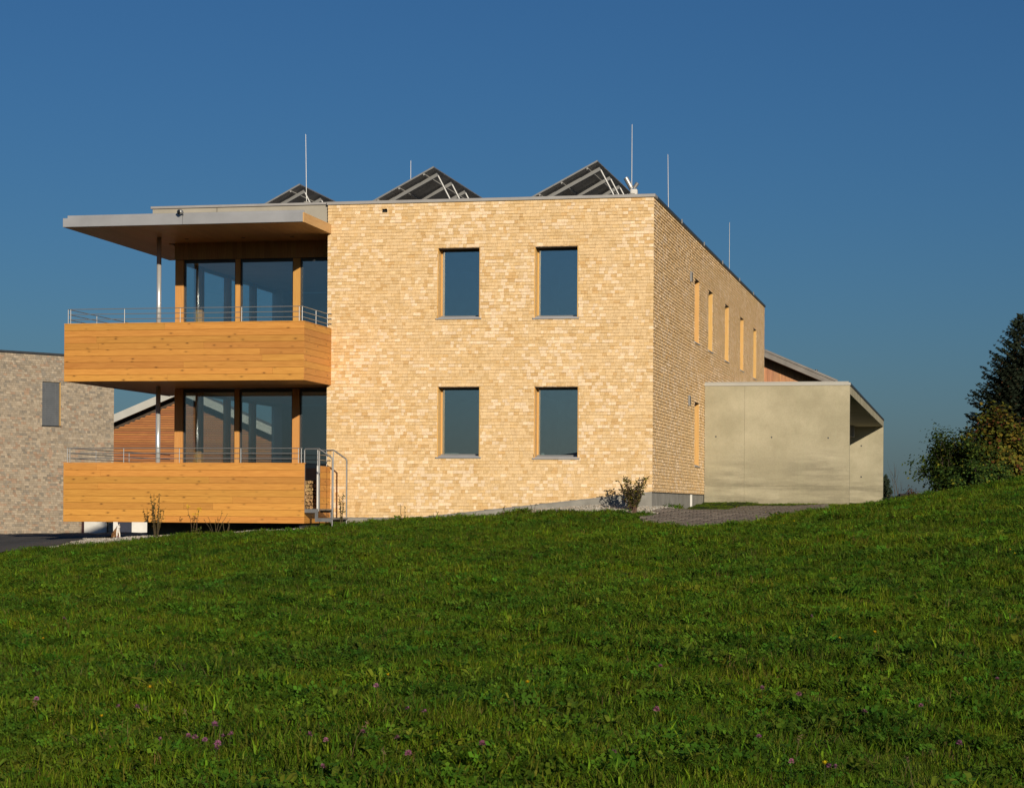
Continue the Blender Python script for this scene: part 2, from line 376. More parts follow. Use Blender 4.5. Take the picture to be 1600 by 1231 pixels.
def make_ground():
    def axis(lo, hi, a, b, step):
        inner = list(np.arange(lo, hi+1e-6, step)); out = []
        d = step
        x = hi
        while x < b: d *= 1.35; x += d; out.append(x)
        pre = []; x = lo; d = step
        while x > a: d *= 1.35; x -= d; pre.append(x)
        return np.array(pre[::-1]+inner+out)
    xs = axis(-26, 16, -4000, 4000, 0.35); ys = axis(-38, 22, -4000, 4000, 0.35)
    X, Y = np.meshgrid(xs, ys); Z = gz_arr(X, Y)
    nx, ny = len(xs), len(ys)
    v = np.stack([X, Y, Z], -1).reshape(-1, 3)
    i = (np.arange(ny-1)[:, None]*nx+np.arange(nx-1)[None]).ravel()
    f = np.stack([i, i+1, i+nx+1, i+nx], 1)
    me = bpy.data.meshes.new("ground"); me.from_pydata(v.tolist(), [], f.tolist())
    me.polygons.foreach_set("use_smooth", [True]*len(me.polygons))
    t = NT("meadow_soil"); p = t.coord()
    n1 = t.noise(p, 0.9, 5); n2 = t.noise(p, 14, 5, 0.7)
    c = t.mix((0.030, 0.050, 0.010), (0.055, 0.048, 0.022), t.ramp(n1, ((0.45, (0, 0, 0)), (0.7, (0.6,)*3))))
    c = t.mix(c, t.ramp(n2, ((0.3, (0.5,)*3), (0.7, (1.25,)*3))), 0.9, 'MULTIPLY')
    t.bump(n2, 0.8, 0.05); me.materials.append(t.set(c, 0.95, spec=0.1))
    o = bpy.data.objects.new("ground", me); col.objects.link(o)
    tag(o, "sloping green meadow ground rising to the timber house", kind="structure")
make_ground()

def sheet(name, poly, lift, mat, step=0.25):
    P = np.array(poly); x0, y0 = np.maximum(P.min(0), (-40, -20)); x1, y1 = P.max(0)
    xs = np.arange(x0, x1+step, step); ys = np.arange(y0, y1+step, step)
    X, Y = np.meshgrid(xs, ys); Z = gz_arr(X, Y)+lift
    nx, ny = len(xs), len(ys)
    cx_ = (X[:-1, :-1]+step/2); cy_ = (Y[:-1, :-1]+step/2)
    ins = poly_in(cx_, cy_, poly)
    i = (np.arange(ny-1)[:, None]*nx+np.arange(nx-1)[None])[ins]
    f = np.stack([i, i+1, i+nx+1, i+nx], 1)
    v = np.stack([X, Y, Z], -1).reshape(-1, 3)
    used = np.unique(f); remap = -np.ones(len(v), int); remap[used] = np.arange(len(used))
    me = bpy.data.meshes.new(name); me.from_pydata(v[used].tolist(), [], remap[f].tolist()); me.materials.append(mat)
    me.polygons.foreach_set("use_smooth", [True]*len(me.polygons))
    o = bpy.data.objects.new(name, me); col.objects.link(o); return o

t = NT("asphalt"); p = t.coord(); n = t.noise(p, 60, 4, 0.7); n2 = t.noise(p, 0.8, 4)
c = t.mix((0.105, 0.098, 0.088), t.ramp(n, ((0.3, (0.6,)*3), (0.7, (1.3,)*3))), 1.0, 'MULTIPLY'); c = t.mix(c, (0.075, 0.07, 0.062), t.ramp(n2, ((0.45, (0,)*3), (0.6, (0.8,)*3))))
t.bump(n, 0.5, 0.01); M["asphalt"] = t.set(c, 0.9, spec=0.2)
road = sheet("road", ROAD, 0.045, M["asphalt"], 0.3); tag(road, "grey asphalt yard beside the weathered shingle building", kind="structure")

M["sand"] = mat_plain("jointing_sand", (0.10, 0.085, 0.065), 0.95, 0, 0.1, 20, 0.4, 0.4)
path = sheet("path", PATH, 0.03, M["sand"], 0.2); tag(path, "short concrete block path leading to the carport", kind="structure")
def pavers():
    t = NT("concrete_paver"); n = t.noise(t.coord(), 30, 4, 0.7)
    c = t.mix((0.17, 0.142, 0.115), t.ramp(n, ((0.3, (0.7,)*3), (0.7, (1.15,)*3))), 1.0, 'MULTIPLY')
    c = hsvvar(t, c, 0.35, 0.01); t.bump(n, 0.4, 0.006); M["paver"] = t.set(c, 0.85, spec=0.2)
    L, W = 0.25, 0.155; a = R(22)
    cells = []
    for i in range(-60, 80):
        for j in range(-40, 50):
            u = i*W; v_ = (j+0.5*(i % 2))*L
            x = 1.6+u*math.cos(a)*0+(-math.sin(a)*u+math.cos(a)*v_); y = 2.0+math.cos(a)*u+math.sin(a)*v_
            cells.append((x, y))
    X = np.array([q[0] for q in cells]); Y = np.array([q[1] for q in cells])
    keep = poly_in(X, Y, PATH); X, Y = X[keep], Y[keep]
    d = (X-6.87)**2+(Y+46.7)**2; o_ = np.argsort(d)
    Z = gz_arr(X, Y)
    me = MB().bbox(-L/2+0.008, L/2-0.008, -W/2+0.008, W/2-0.008, -0.03, 0.03, 0.010).mesh("paver", M["paver"], fix=True)
    r_ = rng(5); rest = MB()
    for k, i in enumerate(o_):
        x, y = X[i], Y[i]; e = 0.2
        nx_ = -(gz(x+e, y)-gz(x-e, y))/(2*e); ny_ = -(gz(x, y+e)-gz(x, y-e))/(2*e)
        q = Vector((nx_, ny_, 1)).normalized()
        rot = Vector((0, 0, 1)).rotation_difference(q) @ Matrix.Rotation(a+r_.uniform(-.012, .012), 3, 'Z').to_quaternion()
        mt = Matrix.Translation((x, y, Z[i]+0.022+r_.uniform(-.004, .004))) @ rot.to_matrix().to_4x4()
        if k < 300:
            o = bpy.data.objects.new("paver", me); col.objects.link(o); o.parent = path; o.matrix_world = mt
        else:
            b = len(rest.v)
            for vv in me.vertices: rest.v.append(tuple(mt @ vv.co))
            for pp in me.polygons: rest.face(tuple(b+q_ for q_ in pp.vertices))
    if rest.f: tag(rest.build("paver_field", M["paver"], path), kind="stuff")
pavers()

def gravel(name, polys, dens, label, seed):
    r_ = rng(seed); m = MB()
    for poly in polys:
        P = np.array(poly); lo, hi = P.min(0), P.max(0)
        n = int((hi-lo).prod()*dens)
        g = np.random.default_rng(seed); X = g.uniform(lo[0], hi[0], n); Y = g.uniform(lo[1], hi[1], n)
        k = poly_in(X, Y, poly); X, Y = X[k], Y[k]; Z = gz_arr(X, Y)
        for x, y, z in zip(X, Y, Z):
            s = r_.uniform(.012, .034); b = len(m.v); a = r_.uniform(0, 6.28)
            c = r_.choice(((.42, .39, .33), (.34, .31, .26), (.5, .47, .41), (.26, .24, .2), (.44, .37, .28)))
            for j in range(4): m.v.append((x+s*r_.uniform(.7, 1.3)*math.cos(a+j*1.57), y+s*r_.uniform(.7, 1.3)*math.sin(a+j*1.57), z+.03+s*r_.uniform(.1, .5)))
            m.v.append((x, y, z+.03+s*r_.uniform(.8, 1.1))); m.v.append((x, y, z-.02))
            for j in range(4):
                m.face((b+j, b+(j+1) % 4, b+4), c); m.face((b+(j+1) % 4, b+j, b+5), c)
    t = NT("gravel_stone"); a = t.n("ShaderNodeAttribute", attribute_name="tint"); nn = t.noise(t.coord(), 50, 3)
    cc = t.mix(a.outputs["Color"], t.ramp(nn, ((0.3, (.75,)*3), (.7, (1.15,)*3))), 1.0, 'MULTIPLY')
    o = m.build(name, t.set(cc, .85, spec=.2)); tag(o, label, "gravel", kind="stuff"); return o
M["bed"] = mat_plain("gravel_bed", (0.24, 0.22, 0.18), 0.95, 0, 0.1, 25, 0.5, 0.6)
for nm, pl in (("gravel_bed", GRAVEL_A), ("gravel_bed", GRAVEL_B)):
    tag(sheet(nm, pl, 0.022, M["bed"], 0.15), kind="structure")
gravel("gravel", [GRAVEL_A], 520, "pale gravel strip below the lower wooden terrace", 3)
gravel("gravel", [GRAVEL_B], 700, "pale gravel strip along the concrete plinth at the house corner", 4)

# far ridges beyond the meadow (they lie behind the viewer and mirror in the panes)
def hills():
    m = MB(); g = rng(9)
    for ring, (dist, hgt) in enumerate(((1700, 34), (3200, 115))):
        pts = []
        for k in range(0, 121):
            a = R(180+k*1.5)
            h = hgt*(0.45+0.30*math.sin(k*.11+ring*2)+0.2*math.sin(k*.31+1.3+ring)+.08*math.sin(k*.83))
            pts.append((math.cos(a)*dist, math.sin(a)*dist, max(h, 6), a))
        for k in range(120):
            (x, y, h, a), (x2, y2, h2, a2) = pts[k], pts[k+1]
            for f0, f1, q0, q1 in ((.82, .93, 0, .6), (.93, 1.0, .6, 1), (1.0, 1.25, 1, 0)):
                zz = lambda hh, q: -30+(hh+30)*q
                m.quad((x*f0, y*f0, zz(h, q0)), (x*f1, y*f1, zz(h, q1)), (x2*f1, y2*f1, zz(h2, q1)), (x2*f0, y2*f0, zz(h2, q0)))
    t = NT("hazed_wooded_hill"); n = t.noise(t.coord(), 0.02, 5); c = t.ramp(n, ((.35, (.075, .095, .11)), (.65, (.10, .12, .125))))  # distance haze is mixed into this pale blue-grey woodland colour
    o = m.build("hills", t.set(c, .95, spec=.1), smooth=True, fix=True); tag(o, "far wooded ridges across the valley", kind="structure")
hills()

# ------------------------------------------------------------------ shingle cladding
def shade_front(u, z, r_):
    # fresh larch: honey, pale cream and tan shakes in loose drifts
    s = math.sin(u*1.3+z*0.9)+math.sin(u*2.9-z*2.3+1.0)+0.7*math.sin(u*5.1+z*4.7)+0.6*math.sin(z*7.7+u*.8)
    pale = 0.20+0.11*s; q = r_.random()
    if q < pale: b = (0.82, 0.64, 0.425)
    elif q < pale+0.26: b = (0.695, 0.488, 0.242)
    elif q < pale+0.31: b = (0.645, 0.425, 0.19)
    else: b = (0.745, 0.543, 0.298)
    k = r_.uniform(.93, 1.07); return tuple(x*k for x in b)
def shade_old(u, z, r_):
    s = math.sin(u*1.7+z*1.9)+math.sin(u*3.1-z*4.3+1.0)+0.8*math.sin(z*5.7)
    low = max(0.0, min(1.0, (4.6-z)/2.2))*(1 if z > 1.5 else .3)
    q = r_.random()
    if q < .07+.08*s*low+.14*low: b = (0.36, 0.26, 0.185)
    elif q < .5+.2*low: b = (0.39, 0.33, 0.25)
    elif q < .85: b = (0.335, 0.285, 0.22)
    else: b = (0.27, 0.24, 0.195)
    k = r_.uniform(.85, 1.15); return tuple(x*k for x in b)

def shingles(u0, u1, zb, z_top, openings, course, wid, shade, r_, skip=None):
    out = []; z = min(zb(u0), zb(u1)); z -= (z_top-z) % course - course if False else 0
    rows = int(math.ceil((z_top-z)/course)); z0_ = z_top-rows*course
    for k in range(rows):
        z0 = z0_+k*course; z1 = z0+course
        u = u0
        while u < u1-1e-4:
            wd = r_.choice(wid)*r_.uniform(.85, 1.2)
            if u1-(u+wd) < .05: wd = u1-u
            segs = [(u, min(u+wd, u1), z0, z1)]; u += wd
            for (a, b, c_, d_) in openings:
                ns = []
                for (p, q, e, f) in segs:
                    if q <= a or p >= b or f <= c_ or e >= d_: ns.append((p, q, e, f)); continue
                    if p < a-.008: ns.append((p, a, e, f))
                    if q > b+.008: ns.append((b, q, e, f))
                    pp, qq = max(p, a), min(q, b)
                    if e < c_-.006: ns.append((pp, qq, e, c_))
                    if f > d_+.006: ns.append((pp, qq, d_, f))
                segs = ns
            for (p, q, e, f) in segs:
                ea, eb = max(e, zb(p)), max(e, zb(q))
                if f-ea < .008 or f-eb < .008 or q-p < .012: continue
                if skip and skip((p+q)/2, (e+f)/2): continue
                out.append((p, q, ea, eb, f, shade((p+q)/2, (e+f)/2, r_), r_.uniform(.75, 1.35), r_.uniform(-.0035, .0035)))
    return out

def add_shingle(m, s, P, butt=0.0182, gap=0.0012):
    p, q, ea, eb, f, c, th, tw = s
    p += gap; q -= gap
    tb = butt*th; tt = 0.0035; f = f+0.004
    ea += tw; eb -= tw
    m.hexa((P(p, ea, tb), P(q, eb, tb), P(q, eb, -.002), P(p, ea, -.002), P(p, f, tt), P(q, f, tt), P(q, f, -.002), P(p, f, -.002)), c, skip=(4,))

def wall_core(u0, u1, z0, z1, openings, P, thick, name, mat, parent):
    us = sorted({u0, u1, *[v for o in openings for v in o[:2]]}); zs = sorted({z0, z1, *[v for o in openings for v in o[2:]]})
    us = [v for v in us if u0 <= v <= u1]; zs = [v for v in zs if z0 <= v <= z1]
    solid = [[not any(o[0] <= (us[i]+us[i+1])/2 <= o[1] and o[2] <= (zs[j]+zs[j+1])/2 <= o[3] for o in openings) for j in range(len(zs)-1)] for i in range(len(us)-1)]
    m = MB(); ok = lambda i, j: 0 <= i < len(us)-1 and 0 <= j < len(zs)-1 and solid[i][j]
    for i in range(len(us)-1):
        for j in range(len(zs)-1):
            if not solid[i][j]: continue
            a, b, c, d = us[i], us[i+1], zs[j], zs[j+1]
            m.quad(P(a, c, -.002), P(b, c, -.002), P(b, d, -.002), P(a, d, -.002)); m.quad(P(a, c, -thick), P(a, d, -thick), P(b, d, -thick), P(b, c, -thick))
            if not ok(i-1, j): m.quad(P(a, c, -.002), P(a, d, -.002), P(a, d, -thick), P(a, c, -thick))
            if not ok(i+1, j): m.quad(P(b, c, -.002), P(b, c, -thick), P(b, d, -thick), P(b, d, -.002))
            if not ok(i, j-1): m.quad(P(a, c, -.002), P(a, c, -thick), P(b, c, -thick), P(b, c, -.002))
            if not ok(i, j+1): m.quad(P(a, d, -.002), P(b, d, -.002), P(b, d, -thick), P(a, d, -thick))
    return m.build(name, mat, parent)

# ------------------------------------------------------------------ the timber house
house = empty("timber_house", (0, 0, 1.2))
tag(house, "two-storey flat-roofed timber house clad in pale honey shingles with wooden balconies", "house")
house.location = (0, 0, 0)
XL = -7.57; ZT = 8.50; DEPTH = 26.4
FW = [(-4.955, -3.955, 5.86, 7.46), (-2.70, -1.69, 5.84, 7.45), (-4.94, -3.94, 2.70, 4.30), (-2.69, -1.665, 2.68, 4.29)]
VENT = (-6.27, -6.15, 8.30, 8.385)
SWY = [(7.30, 8.22), (10.25, 11.2), (14.25, 15.25), (18.45, 19.45), (22.55, 23.55)]
SW = [(a, b, 5.84, 7.48) for a, b in SWY] + [(7.42, 8.38, 2.66, 4.31)]
PF = lambda u, z, d: (u, -d, z)         # front facade, outwards = -y
PS = lambda u, z, d: (d, u, z)          # side wall, outwards = +x
zb_front = lambda u: 1.315 if u < -5.46 else 1.315+(u+5.46)/5.46*(1.935-1.315)
zb_side = lambda u: 1.935
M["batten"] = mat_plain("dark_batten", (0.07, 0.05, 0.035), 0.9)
wall_f = wall_core(XL, 0.0, 1.20, ZT, FW+[VENT], PF, 0.34, "wall", M["batten"], house); wall_f["label"] = "front wall of pale larch shingles"
wall_s = wall_core(0.36, DEPTH, 1.20, ZT, SW, PS, 0.34, "wall", M["batten"], house); wall_s["label"] = "long side wall of larch shingles in raking light"
r_ = rng(11)
S = shingles(XL, 0.014, zb_front, ZT, FW+[VENT], 0.0735, (.07, .08, .09, .10, .115, .13, .155), shade_front, r_)
order = sorted(range(len(S)), key=lambda i: -(S[i][1]-S[i][0])*(S[i][4]-S[i][2]))
single = set(order[:300]); rest = MB()
for i, s in enumerate(S):
    if i in single:
        m = MB(); add_shingle(m, s, PF); m.build("shingle", M["shingle"], wall_f)
    else: add_shingle(rest, s, PF)
tag(rest.build("shingle_cladding", M["shingle"], wall_f), kind="stuff")
r_ = rng(12); m = MB()
for s in shingles(0.0, DEPTH, zb_side, ZT, SW, 0.0735, (.07, .08, .09, .10, .115, .13, .155), shade_front, r_, skip=lambda u, z: u > 9.62 and z < 4.8):
    add_shingle(m, s, PS, butt=0.024, gap=0.0025)
tag(m.build("shingle_cladding", M["shingle"], wall_s), kind="stuff")
# the plain remaining shell, floors and roof
boxo("wall", M["attic"], house, XL, -0.36, DEPTH-.3, DEPTH, 1.2, ZT)
boxo("wall", M["attic"], house, XL, XL+.25, 0.36, DEPTH-.32, 1.45, ZT)
boxo("roof", M["cap"], house, XL+.26, -.35, .35, DEPTH-.31, 8.2, 8.44)
boxo("floor_slab", M["plaster"], house, XL+.26, -.345, .345, DEPTH-.31, 4.35, 4.65)
boxo("floor_slab", M["floor"], house, XL+.26, -.345, .345, DEPTH-.31, 1.42, 1.62)
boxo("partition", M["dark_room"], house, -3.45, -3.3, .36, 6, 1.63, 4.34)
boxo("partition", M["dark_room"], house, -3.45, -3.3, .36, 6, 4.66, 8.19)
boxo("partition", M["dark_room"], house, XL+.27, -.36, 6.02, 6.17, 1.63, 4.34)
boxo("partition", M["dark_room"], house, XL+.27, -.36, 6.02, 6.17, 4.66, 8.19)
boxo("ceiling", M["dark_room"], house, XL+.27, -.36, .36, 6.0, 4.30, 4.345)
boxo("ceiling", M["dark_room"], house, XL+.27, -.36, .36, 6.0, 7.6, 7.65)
boxo("vent_cavity", M["black"], wall_f, -6.27, -6.15, .05, .3, 8.29, 8.39)
# parapet capping
boxo("parapet_cap", M["cap"], house, XL-.02, .05, -.045, .34, 8.503, 8.575, .006)
boxo("parapet_cap", M["dark_metal"], house, -.32, .05, .342, DEPTH+.03, 8.503, 8.572, .006)
for yy in (4.4, 8.9, 13.2, 17.8, 22.1): boxo("cap_clip", M["alu"], house, .045, .07, yy, yy+.05, 8.50, 8.60)
# plinth following the shingle hem
m = MB()
for a, b in ((XL, -5.46), (-5.46, 0.0)):
    m.hexa(((a, -.005, .4), (b, -.005, .4), (b, .36, .4), (a, .36, .4), (a, -.005, zb_front(a)-.012), (b, -.005, zb_front(b)-.012), (b, .36, zb_front(b)-.012), (a, .36, zb_front(a)-.012)))
m.build("plinth", M["plinth"], house)
boxo("plinth", M["plinth"], house, -.36, .005, .361, 9.49, .4, 1.912)
boxo("plinth", M["plinth"], house, -.3, .0052, -.0052, .36, .4, 1.912)
m = MB()
for a, b in ((XL, -5.46), (-5.46, 0.012)):
    za, zb2 = zb_front(a), zb_front(b)
    m.hexa(((a, -.02, za-.018), (b, -.02, zb2-.018), (b, .1, zb2-.012), (a, .1, za-.012), (a, -.02, za-.004), (b, -.02, zb2-.004), (b, .1, zb2-.004), (a, .1, za-.004)))
m.build("drip_edge", M["cap"], house)
boxo("drip_edge", M["dark_metal"], house, -.1, .022, .0, 9.55, 1.915, 1.928)
boxo("downpipe_stub", M["white_paint"], house, .0, .05, 6.7, 6.78, 1.5, 1.91)

# facade windows: deep timber reveals, metal sill, large fixed pane
def window(op, P, wide=True):
    a, b, c, d = op
    w_ = empty("window", (0, 0, 0), house)
    m = MB()
    def bx(u0, u1, z0, z1, d0, d1, name, mat, bev=0):
        mm = MB(); pts = [P(u0, z0, d0), P(u1, z1, d1)]
        lo = [min(pts[0][i], pts[1][i]) for i in range(3)]; hi = [max(pts[0][i], pts[1][i]) for i in range(3)]
        (mm.bbox(lo[0], hi[0], lo[1], hi[1], lo[2], hi[2], bev) if bev else mm.box(lo[0], hi[0], lo[1], hi[1], lo[2], hi[2]))
        return mm.build(name, mat, w_, fix=True)
    # reveal boards stop just behind the shingle butts
    bx(a-.002, a+.022, c, d, -.335, .006, "reveal_board", M["reveal"]); bx(b-.022, b+.002, c, d, -.335, .006, "reveal_board", M["reveal"])
    bx(a+.0225, b-.0225, d-.02, d+.002, -.335, .006, "lintel_board", M["batten"])  # dark material paints in the shade under the lintel; same wood as the reveals
    # frame
    fd0, fd1 = -.33, -.26
    bx(a+.023, a+.055, c+.06, d-.021, fd0, fd1, "frame_stile", M["reveal"]); bx(b-.055, b-.023, c+.06, d-.021, fd0, fd1, "frame_stile", M["reveal"])
    bx(a+.0555, b-.0555, d-.06, d-.021, fd0, fd1, "frame_rail", M["dark_metal"])
    bx(a+.023, b-.023, c+.03, c+.075, fd0, fd1+.02, "frame_rail", M["alu"], .004)
    bx(a+.0555, b-.0555, c+.076, d-.0605, -.31, -.29, "pane", M["glass"])
    bx(a+.0225, b-.0225, c+.002, c+.028, -.24, .0, "sill_step", M["zinc"], .004)
    bx(a-.03, b+.03, c-.028, c+.0, -.26, .045, "sill", M["zinc"], .004)
    return w_
labels = ["upper window", "upper window", "lower window", "lower window"]
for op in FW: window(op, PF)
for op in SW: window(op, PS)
# things on the inner sills
o = boxo("storage_box", M["white_paint"], None, -4.86, -4.56, .40, .55, 2.70, 2.80, .004)
tag(o, "small pale box on the inside sill of the lower window nearer the stairs", "box")
o = MB().tube([(-2.58, .45, 2.70), (-2.58, .45, 2.76), (-2.58, .45, 2.80)], [.03, .045, .04], 10).build("flower_pot", M["white_paint"], None)
tag(o, "tiny pale pot inside the lower window nearer the house corner", "pot")

# wall lamps on the side wall
for z, y in ((7.40, 6.3), (4.27, 6.1)):
    l_ = MB().bbox(.016, .075, y-.05, y+.05, z-.13, z+.13, .01).build("wall_lamp", M["alu"], house, fix=True)
    MB().bbox(.076, .085, y-.035, y+.035, z-.11, z+.11, .003).build("lamp_cover", M["dark_metal"], l_, fix=True)

# attic band above the canopy
boxo("attic", M["attic"], house, -11.89, XL-.003, .06, 9.2, 7.9, 8.52)
boxo("parapet_cap", M["cap"], house, -11.93, XL-.022, .02, 9.24, 8.522, 8.58, .006)
boxo("attic_joint", M["black"], house, -10.30, -10.29, .055, .06, 8.3, 8.52)

# glazed corner room on both storeys
GX0, GX1, GY, GYB = -11.74, XL-.002, 1.20, 9.1
for name, zf, zc_, frames in (("lower", 1.50, 4.34, 0), ("upper", 4.66, 7.44, 1)):
    g = empty("glazed_room", (0, 0, 0), house)
    for a, b in ((GX0, GX0+.21), (-10.22, -10.105), (-8.78, -8.605)):
        boxo("post", M["post"], g, a, b, GY-.06, GY+.14, zf, zc_, .004)
    boxo("post", M["post"], g, GX1-.05, GX1-.001, GY-.04, GY+.12, zf, zc_)
    xs_ = [GX0+.211, -10.221, -10.104, -8.781, -8.604, GX1-.051]
    for i in range(0, 6, 2):
        a, b = xs_[i], xs_[i+1]
        boxo("pane", M["glass_room"], g, a+.03, b-.03, GY+.02, GY+.044, zf+.09, zc_-.07)
        boxo("head_rail", M["dark_metal"], g, a, b, GY-.0, GY+.08, zc_-.07, zc_-.001); boxo("bottom_rail", M["alu"], g, a, b, GY-.0, GY+.08, zf, zf+.09)
        boxo("stile", M["dark_metal"], g, a, a+.03, GY+.0, GY+.08, zf+.091, zc_-.071); boxo("stile", M["dark_metal"], g, b-.03, b, GY+.0, GY+.08, zf+.091, zc_-.071)
    ys_ = [GY+.141, 2.55, 2.70, 4.55, 4.68, 6.5, 6.66, 8.4]
    for i in range(0, 8, 2):
        a, b = ys_[i], ys_[i+1]
        boxo("pane", M["glass_room"], g, GX0+.05, GX0+.074, a+.03, b-.03, zf+.09, zc_-.07)
        boxo("head_rail", M["alu"], g, GX0+.02, GX0+.1, a, b, zc_-.07, zc_-.001); boxo("bottom_rail", M["alu"], g, GX0+.02, GX0+.1, a, b, zf, zf+.09)
    for a, b in ((2.551, 2.699), (4.551, 4.679), (6.501, 6.659)): boxo("post", M["post"], g, GX0, GX0+.16, a, b, zf, zc_)
    boxo("wall", M["plaster"], g, GX0, GX0+.3, 8.401, GYB+.2, zf, zc_)
    boxo("wall", M["plaster"], g, GX0+.31, GX1-.01, GYB, GYB+.18, zf, zc_)
    boxo("ceiling", M["plaster"], g, GX0+.02, GX1-.01, GY+.15, GYB-.01, zc_+.001, zc_+.02)
    boxo("floor", M["floor"], g, GX0+.02, GX1-.01, GY+.15, GYB-.01, zf-.14, zf-.001)
    boxo("wall", M["plaster"], g, GX1-.06, GX1-.002, GY+.15, GYB-.02, zf, zc_)
# foundation under the room, set back in the shadow of the terrace
boxo("foundation", M["plinth"], house, -12.2, XL-.001, .6, 9.0, .3, 1.18)

# round steel column, both storeys
for z0, z1 in ((1.46, 4.35), (4.67, 7.84)):
    o = MB().tube([(-11.7, 0, z0), (-11.7, 0, z1)], .055, 20).build("column", M["column"], house, smooth=False)
    for pgn in o.data.polygons: pgn.use_smooth = len(pgn.vertices) == 4
    MB().tube([(-11.7, 0, z0), (-11.7, 0, z0+.015)], .09, 16).build("base_plate", M["steel"], o)

# canopy
can = empty("canopy", (0, 0, 0), house)
CX0, CX1, CY0 = -13.20, -7.483, -2.07
boxo("fascia", M["zinc"], can, CX0, CX1-.03, CY0, CY0+.03, 7.85, 8.05, .004)
boxo("fascia_upstand", M["zinc"], can, CX0+.09, CX1-.02, CY0+.05, CY0+.10, 8.052, 8.115, .004)
boxo("fascia", M["dark_metal"], can, CX0, CX0+.03, CY0+.031, 4.5, 7.85, 8.05)
boxo("fascia", M["side_wood"], can, CX1-.03, CX1, CY0+.001, -.02, 7.842, 8.055)
boxo("roof_deck", M["cap"], can, CX0+.031, CX1-.031, CY0+.031, .055, 7.90, 8.05)
boxo("roof_deck", M["cap"], can, CX0+.031, -11.895, .056, 4.5, 7.90, 8.05)
boxo("seam", M["dark_metal"], can, -10.33, -10.324, CY0-.003, CY0, 7.855, 8.045)
n = 41; bw = (CX1-.03-CX0-.03)/n
for i in range(n):
    a = CX0+.03+i*bw
    boxo("soffit_board", M["soffit"], can, a+.002, a+bw-.002, CY0+.031, (4.45 if a+bw < -11.8 else 1.12), 7.844, 7.866)
boxo("soffit_backing", M["black"], can, CX0+.04, CX1-.04, CY0+.04, 1.1, 7.868, 7.89)
for i in range(37):
    a = GX0+i*.1125
    boxo("fascia_board", M["fascia_wood"], can, a+.0015, a+.111, 1.10, 1.125, 7.445, 7.843)
boxo("fascia_backing", M["batten"], can, GX0, GX1-.01, 1.126, 1.32, 7.446, 7.9)
boxo("fascia_backing", M["batten"], can, GX0, GX0+.1, 1.33, 8.4, 7.446, 7.9)
for x in (-11.15, -9.75, -8.55):
    MB().tube([(x, .35, 7.836), (x, .35, 7.8435)], .05, 14).build("downlight", M["dark_metal"], can)

# floodlight on the canopy edge
fl = empty("floodlight", (-10.33, -2.1, 8.09)); tag(fl, "small round black floodlight on the front edge of the canopy roof", "floodlight")
def local(m, name, mat, par, smooth=True): return m.build(name, mat, par, smooth=smooth)
local(MB().tube([(.02, -.0, .03), (-.01, -.03, .03), (-.03, -.10, .02)], [.03, .055, .06], 14), "housing", M["stainless"], fl)
local(MB().tube([(-.031, -.101, .02), (-.034, -.106, .0195)], .05, 14), "lens", M["black"], fl)
local(MB().tube([(.02, .02, -.04), (.02, .02, .03)], .012, 8), "bracket", M["steel"], fl)

# balconies
def plank_rows(parent, axis, u0, u1, z0, z1, n, face, thick, r_, cut=None):
    h = (z1-z0)/n
    for k in range(n):
        zz0, zz1 = z0+k*h, z0+(k+1)*h
        cuts = [u0]
        L = u1-u0
        if L > 3:
            q = sorted(r_.uniform(.12, .88) for _ in range(r_.choice((0, 1, 1, 2))))
            cuts += [u0+L*x for i_, x in enumerate(q) if i_ == 0 or x-q[i_-1] > .1]
        cuts.append(u1)
        for a, b in zip(cuts[:-1], cuts[1:]):
            j = r_.uniform(-.0015, .0015)
            if axis == 'x': boxo("plank", M["plank"], parent, a+.001, b-.001, face+j, face+thick+j, zz0+.002, zz1-.002, .003)
            else: boxo("plank", M["plank"], parent, face-thick+j, face+j, a+.001, b-.001, zz0+.002, zz1-.002, .003)

def rail_run(parent, pts, posts, zs, zbase, rr=.009):
    for z in zs: MB().tube([(x, y, z) for x, y in pts], rr, 8).build("rail", M["stainless"], parent)
    for x, y in posts: MB().tube([(x, y, zbase), (x, y, zs[-1]-.006)], .0095, 8).build("rail_post", M["stainless"], parent)

BX0, BX1, BY = -13.15, -7.468, -2.07
r_ = rng(21)
b = empty("balcony", (0, 0, 0), house); b["label"] = "upper plank-clad balcony"
plank_rows(b, 'x', BX0, BX1, 4.35, 5.64, 9, BY, .028, r_)
plank_rows(b, 'y', BY+.0285, -.002, 4.35, 5.64, 9, BX1, .028, r_)
plank_rows(b, 'y', BY+.0285, 4.4, 4.35, 5.64, 9, BX0+.028, .028, r_)
boxo("deck", M["soffit"], b, BX0+.03, BX1-.03, BY+.03, 1.12, 4.362, 4.64)
boxo("deck", M["soffit"], b, BX0+.03, GX0-.01, 1.121, 4.4, 4.362, 4.64)
boxo("parapet_lining", M["soffit"], b, BX0+.03, BX1-.03, BY+.032, BY+.08, 4.645, 5.6)
boxo("parapet_lining", M["soffit"], b, BX1-.08, BX1-.031, BY+.082, -.01, 4.645, 5.6)
boxo("coping", M["plank"], b, BX0, BX1, BY-.004, BY+.1, 5.642, 5.662)
boxo("coping", M["plank"], b, BX1-.1, BX1+.004, BY+.101, -.01, 5.642, 5.662)
zr = (5.755, 5.872, 5.987); fx = (-13.08, -13.02, -11.72, -10.39, -8.94, -7.60, -7.53)
rail_run(b, [(-13.08, 4.3), (-13.08, -2.01), (-7.53, -2.01), (-7.53, -.06)], [(x, -2.01) for x in fx]+[(-7.53, -1.0), (-7.53, -.12), (-13.08, -.4), (-13.08, 1.6), (-13.08, 3.6)], zr, 5.66)
for z in zr: MB().tube([(-7.53, -.06, z), (-7.50, -.03, z+.01), (-7.46, -.03, z)], .012, 8).build("rail_end", M["stainless"], b)

